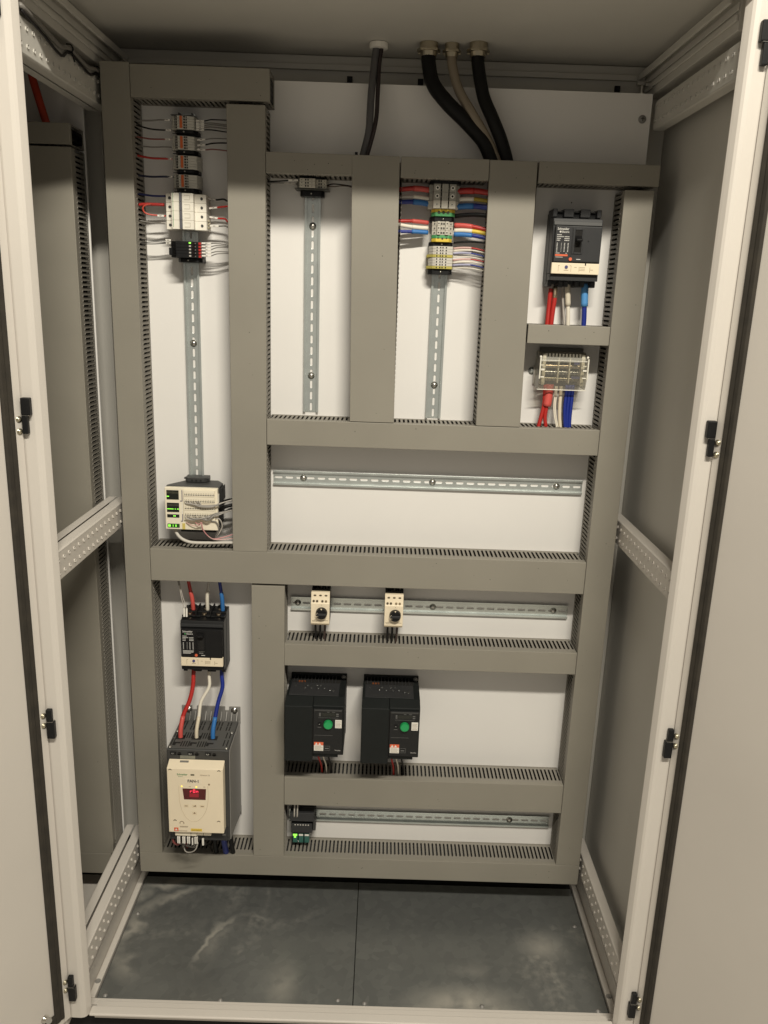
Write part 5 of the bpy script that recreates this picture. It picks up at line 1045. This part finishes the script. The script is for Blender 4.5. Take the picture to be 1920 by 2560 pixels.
# ------------------------------------------------------------------ variable speed drives
def drive(label, x0, x1):
    t = thing('motor_drive', label, 'drive', ((x0 + x1) / 2, 0, 0.475), 'black motor drives with green knobs')
    yf = -0.1460; zt = 0.6395; W = x1 - x0
    xs = x0 + W * 0.475
    ob('back_frame', B().box(x0 + 0.001, x1, -0.0120, -0.0008, 0.4760, zt).box(x0 + 0.001, x1, -0.0240, -0.0122, 0.6000, 0.6280), vfdm, t, bev=0.001)
    body = B().prism([(-0.0242, 0.4760), (-0.0242, 0.6330), (-0.1150, 0.6330), (yf, 0.6215), (yf, 0.4760)], x0, xs - 0.0004, 'x')
    ob('side_housing', body, vfdm, t, bev=0.0014)
    body = B().prism([(-0.0242, 0.4935), (-0.0242, 0.6330), (-0.1150, 0.6330), (yf + 0.004, 0.6225), (yf + 0.004, 0.4935)], xs, x1, 'x')
    ob('front_housing', body, vfdm, t, bev=0.0014)
    ob('lower_step', B().box(xs, x1 - 0.0130, yf + 0.006, -0.060, 0.4860, 0.4932), vfdm, t, bev=0.0008)
    # fins at the back of the top
    s = B()
    for k in range(13): s.box(x0 + 0.010 + k * 0.0086, x0 + 0.0118 + k * 0.0086, -0.0465, -0.0122, 0.6337, 0.6368)
    ob('top_fins', s, dgrey, t)
    ob('top_void', B().box(x0 + 0.006, x1 - 0.014, -0.0470, -0.0243, 0.6332, 0.6336), dark, t)
    dk = ob('top_deck', B().box(x0 + 0.006, x1 - 0.015, -0.1130, -0.0475, 0.6332, 0.6346), dgrey, t, bev=0.0008)
    for dxx, dy in ((0.035, -0.062), (0.029, -0.076), (0.045, -0.075), (0.057, -0.060), (0.067, -0.060), (0.062, -0.076), (0.077, -0.074), (0.091, -0.083), (0.099, -0.087), (0.006, -0.066)):
        b = B().cyl((x0 + 0.012 + dxx, dy, 0.6346), (x0 + 0.012 + dxx, dy, 0.6353), 0.0042 if dxx > 0.02 else 0.002, n=16)
        b.dome((x0 + 0.012 + dxx, dy, 0.6353), (0, 0, 1), 0.0036 if dxx > 0.02 else 0.0016, 0.0010)
        ob('knockout', b, mat('satin_black', (0.10, 0.10, 0.10), 0.15, 0.6) if 'satin_black' not in MATS else MATS['satin_black'], dk, smooth=True)
    s = B()
    for k in range(3): s.box(x0 + 0.0230 + k * 0.0062, x0 + 0.0275 + k * 0.0062, -0.0440, -0.0420, 0.6336, 0.6372)
    ob('orange_tab', s, mat('rust_tab', (0.20, 0.06, 0.02), 0.5) if 'rust_tab' not in MATS else MATS['rust_tab'], t)
    screw(t, (x1 - 0.0075, -0.0121, 0.6338), (0, -1, 0), 0.0042, midgrey)
    # front right panel
    fp = ob('front_panel', B().box(xs + 0.0015, x1 - 0.0030, yf - 0.0010, yf + 0.0038, 0.4985, 0.6170), mat('drive_panel', (0.014, 0.0145, 0.015), 0.45, spec=0.3) if 'drive_panel' not in MATS else MATS['drive_panel'], t, bev=0.0010)
    ob('panel_lip', B().box(xs + 0.0035, x1 - 0.0045, yf - 0.0024, yf - 0.0011, 0.6120, 0.6160), dgrey2, fp, bev=0.0006)
    dsp = ob('display', B().box(xs + 0.0210, xs + 0.0540, yf - 0.0016, yf - 0.0011, 0.5985, 0.6085), dispb, fp)
    s = B()
    for k in range(3): s.box(xs + 0.0150, xs + 0.0190, yf - 0.0014, yf - 0.0011, 0.5990 + k * 0.0032, 0.6008 + k * 0.0032)
    for k in range(2): s.box(xs + 0.0555, xs + 0.0615, yf - 0.0014, yf - 0.0011, 0.5990 + k * 0.0050, 0.6010 + k * 0.0050)
    s.box(xs + 0.034, xs + 0.040, yf - 0.0014, yf - 0.0011, 0.6095, 0.6104).box(xs + 0.046, xs + 0.053, yf - 0.0014, yf - 0.0011, 0.6095, 0.6104)
    s.box(xs + 0.0130, xs + 0.0610, yf - 0.0014, yf - 0.0011, 0.5945, 0.5949).box(xs + 0.0120, xs + 0.0205, yf - 0.0014, yf - 0.0011, 0.5690, 0.5700).box(xs + 0.0050, xs + 0.0480, yf - 0.0014, yf - 0.0011, 0.5480, 0.5484)
    ob('panel_print', s, mat('grey_print', (0.16, 0.16, 0.155), 0.6) if 'grey_print' not in MATS else MATS['grey_print'], fp)
    kn = ob('green_knob', B().cyl((xs + 0.0370, yf - 0.0011, 0.5790), (xs + 0.0370, yf - 0.0090, 0.5790), 0.0112, 0.0106, n=28), gbut, fp, bev=0.0010)
    ob('knob_face', B().cyl((xs + 0.0370, yf - 0.0091, 0.5790), (xs + 0.0370, yf - 0.0096, 0.5790), 0.0088, n=24), mat('green_button_light', (0.014, 0.33, 0.10), 0.4) if 'green_button_light' not in MATS else MATS['green_button_light'], kn)
    ob('mode_key', B().cyl((xs + 0.0165, yf - 0.0011, 0.5775), (xs + 0.0165, yf - 0.0028, 0.5775), 0.0046, n=16), black, fp)
    text(fp, '+', xs + 0.0148, yf - 0.0030, 0.5762, 0.0050, inkw)
    lb = ob('white_label', B().box(xs + 0.0535, xs + 0.0690, yf - 0.0014, yf - 0.0011, 0.5685, 0.5900), labelw, fp, bev=0.0008)
    s = B()
    for k in range(5): s.box(xs + 0.0552, xs + 0.0672 - 0.0014 * (k % 2), yf - 0.0016, yf - 0.0014, 0.5715 + k * 0.0034, 0.5722 + k * 0.0034)
    ob('label_print', s, MATS['print_brown'], lb)
    wl = ob('warning_label', B().box(xs + 0.0040, xs + 0.0262, yf - 0.0014, yf - 0.0011, 0.5068, 0.5215), labelw, fp)
    ob('warning_band', B().box(xs + 0.0040, xs + 0.0262, yf - 0.0014, yf - 0.0011, 0.5216, 0.5300), warn, fp)
    s = B()
    for k in range(2): s.prism([(xs + 0.0062 + k * 0.008, 0.5226), (xs + 0.0128 + k * 0.008, 0.5226), (xs + 0.0095 + k * 0.008, 0.5288)], yf - 0.0017, yf - 0.0014, 'y')
    ob('warning_triangle', s, labelw, fp)
    s = B()
    for k in range(4): s.box(xs + 0.0060, xs + 0.0245 - 0.003 * (k % 2), yf - 0.0016, yf - 0.0014, 0.5090 + k * 0.0030, 0.5097 + k * 0.0030)
    ob('warning_print', s, MATS['tan_print'], fp)
    s = B().box(xs + 0.0285, xs + 0.0420, yf - 0.0014, yf - 0.0011, 0.5195, 0.5200).box(xs + 0.0285, xs + 0.0420, yf - 0.0014, yf - 0.0011, 0.5080, 0.5085).box(xs + 0.0415, xs + 0.0420, yf - 0.0014, yf - 0.0011, 0.5085, 0.5195).box(xs + 0.0300, xs + 0.0390, yf - 0.0014, yf - 0.0011, 0.5125, 0.5145)
    ob('rating_frame', s, MATS['grey_print'], fp)
    text(fp, 'Schneider', xs + 0.0535, yf - 0.0014, 0.5078, 0.0042, inkw, sx=0.85)
    ob('cover_joint', B().box(x0 + 0.026, xs - 0.002, yf - 0.0003, yf + 0.0003, 0.5150, 0.5156), dark, t)
    ob('panel_joint', B().box(xs - 0.0010, xs + 0.0002, yf - 0.0004, yf + 0.0030, 0.4800, 0.6190), dark, t)
    return t
drive('left black motor drive with green knob beside the upright duct', 0.3800, 0.5205)
drive('right black motor drive with green knob, clear of the upright duct', 0.5622, 0.7008)
for xx, nm in ((0.4470, 'left'), (0.6290, 'right')):
    for k, (dx, m, r_, wn) in enumerate(((0.006, redw, 0.0024, 'dark red'), (0.018, whitew, 0.0020, 'white'), (0.031, dkw, 0.0024, 'dark'))):
        wire('wire', '%s wire hanging below the %s drive into the duct' % (wn, nm), [(xx + dx, -0.100, 0.490), (xx + dx + 0.002, -0.092, 0.470), (xx + dx + 0.005, -0.080, 0.445), (xx + dx + 0.010, -0.062, 0.415), (xx + dx + 0.012, -0.05, 0.375)], r_, m)

# ------------------------------------------------------------------ small relay block in the bottom window
rk = thing('relay_block', 'small black relay block with green lit relay in the bottom window', 'relay', (0.415, 0, 0.19))
ob('socket', B().box(0.3850, 0.4480, -0.0300, -0.0085, 0.2000, 0.2640).box(0.3890, 0.4420, -0.0420, -0.0302, 0.2060, 0.2560), black, rk, bev=0.0012)
ob('upper_socket', B().prism([(-0.0302, 0.2440), (-0.0302, 0.2720), (-0.0600, 0.2720), (-0.0640, 0.2500)], 0.3840, 0.4460, 'x'), dgrey, rk, bev=0.001)
ob('side_connector', B().box(0.4422, 0.4495, -0.048, -0.0302, 0.2120, 0.2440), dgrey2, rk, bev=0.001)
ob('middle_strip', B().box(0.3870, 0.4410, -0.0560, -0.0422, 0.2100, 0.2380), dgrey, rk, bev=0.001)
s = B()
for k in range(6): s.box(0.3960 + k * 0.0068, 0.3988 + k * 0.0068, -0.0568, -0.0560, 0.2330, 0.2352)
ob('contact_points', s, labelw, rk)
for k in range(3):
    x = 0.3905 + k * 0.0152
    r_ = ob('relay', B().box(x, x + 0.0125, -0.0500, -0.0200, 0.1760, 0.2040), teal, rk, bev=0.001)
    ob('relay_lamp', B().box(x + 0.001, x + 0.0115, -0.0512, -0.0501, 0.1975, 0.2020), ledg if k == 0 else labelw, r_)
    if k == 0: ob('relay_glow', B().box(x + 0.0035, x + 0.0085, -0.0512, -0.0501, 0.1915, 0.1974), ledg, r_)
ob('end_foot', B().box(0.4020, 0.4100, -0.040, -0.010, 0.1640, 0.1758), dgrey, rk, bev=0.001)
screw(rk, (0.4045, -0.040, 0.1720), (0, -1, 0), 0.0018)
for k, x in enumerate((0.3955, 0.4030)):
    wire('wire', ('left', 'right')[k] + ' pale wire entering the top of the small relay block', [(x, -0.062, 0.262), (x + 0.0005, -0.064, 0.280), (x + 0.001, -0.060, 0.300), (x + 0.001, -0.055, 0.325)], 0.0020, lgreyw)

# ------------------------------------------------------------------ cables and glands in the roof
ZR = 2.0700
def gland(label, x, y, r, m, kind):
    t = thing('cable_gland', label, 'cable gland', (x, y, ZR - 0.03), 'cable glands through the roof panel')
    if kind == 'white':
        b = B().cyl((x, y, ZR - 0.001), (x, y, ZR - 0.012), r, n=24)
        ob('collar', b, labelw, t, bev=0.001)
    else:
        ob('lock_nut', B().cyl((x, y, ZR - 0.0125), (x, y, ZR - 0.0175), r * 1.36, n=8), m, t, bev=0.0008)
        ob('threaded_body', B().cyl((x, y, ZR - 0.0005), (x, y, ZR - 0.0124), r * 1.06, n=20), m, t)
        ob('cap_nut', B().cyl((x, y, ZR - 0.0177), (x, y, ZR - 0.026), r * 1.0, r * 0.9, n=20), m, t)
        s = None
        for a in (0.4, 2.5, 4.6): ob('nut_lug', B().box(x + r * 1.3 * math.cos(a) - 0.003, x + r * 1.3 * math.cos(a) + 0.003, y + r * 1.3 * math.sin(a) - 0.003, y + r * 1.3 * math.sin(a) + 0.003, ZR - 0.0185, ZR - 0.0115), m, t, bev=0.001)
    return t
GY = -0.016
gland('white plastic bushing in the roof above the thin grey cables', 0.5555, -0.006, 0.0190, labelw, 'white')
gland('left metal gland in the roof with the curving black cable', 0.6590, GY, 0.0180, brass, 'b')
gland('middle metal gland in the roof with the tan cable', 0.7065, GY, 0.0140, brass, 'b')
gland('right metal gland in the roof with the straighter black cable', 0.7600, GY - 0.010, 0.0175, brass, 'b')
wire('cable', 'grey cable dropping from the white roof bushing', [(0.5515, -0.006, ZR - 0.005), (0.5475, -0.012, 2.030), (0.5430, -0.028, 1.965), (0.5420, -0.036, 1.930), (0.5400, -0.042, 1.890), (0.5285, -0.040, 1.843), (0.524, -0.040, 1.82)], 0.0078, mat('grey_cable', (0.085, 0.083, 0.085), 0.5), cat='cable', n=12)
wire('cable', 'thin dark cable beside the grey one from the white roof bushing', [(0.5620, -0.006, ZR - 0.005), (0.5580, -0.012, 2.030), (0.5565, -0.028, 1.965), (0.5555, -0.036, 1.925), (0.5500, -0.046, 1.890), (0.5370, -0.044, 1.843), (0.531, -0.044, 1.82)], 0.0045, mat('dark_maroon_cable', (0.022, 0.013, 0.013), 0.5), cat='cable', n=10)
ob('duct_entry_clip', B().box(0.5130, 0.5185, -0.050, -0.036, 1.8418, 1.8520), black, None, 'small black clip beside the grey cable on top of the wide duct', loc=(0.516, -0.043, 1.8418), cat='clip')
wire('cable', 'thick black cable curving from the left roof gland to the wide duct', [(0.6590, GY, ZR - 0.020), (0.6600, -0.020, 2.030), (0.6705, -0.030, 1.990), (0.7010, -0.045, 1.952), (0.7450, -0.041, 1.916), (0.7820, -0.040, 1.880), (0.8010, -0.040, 1.843), (0.809, -0.040, 1.82)], 0.0150, blackw, cat='cable', n=16, sub=7)
wire('cable', 'tan cable running between the two thick black cables', [(0.7065, GY, ZR - 0.018), (0.7095, -0.020, 2.025), (0.7240, -0.032, 1.980), (0.7540, -0.045, 1.932), (0.7850, -0.042, 1.890), (0.8120, -0.040, 1.843), (0.822, -0.040, 1.82)], 0.0100, tanw, cat='cable', n=14, sub=7)
wire('cable', 'thick black cable dropping straighter from the right roof gland', [(0.7600, GY - 0.010, ZR - 0.020), (0.7620, -0.028, 2.025), (0.7755, -0.036, 1.968), (0.7960, -0.046, 1.925), (0.8170, -0.042, 1.885), (0.8330, -0.040, 1.843), (0.838, -0.040, 1.82)], 0.0135, blackw, cat='cable', n=16, sub=7)
wire('cable', 'red cable hanging in the adjoining bay above its top duct', [(-0.161, -0.034, 2.069), (-0.1565, -0.038, 1.990), (-0.1450, -0.040, 1.940), (-0.1300, -0.040, 1.885), (-0.124, -0.040, 1.865)], 0.0078, orangew, cat='cable', n=12)

for o in list(bpy.data.objects):
    if '_o' in o.keys(): del o['_o']
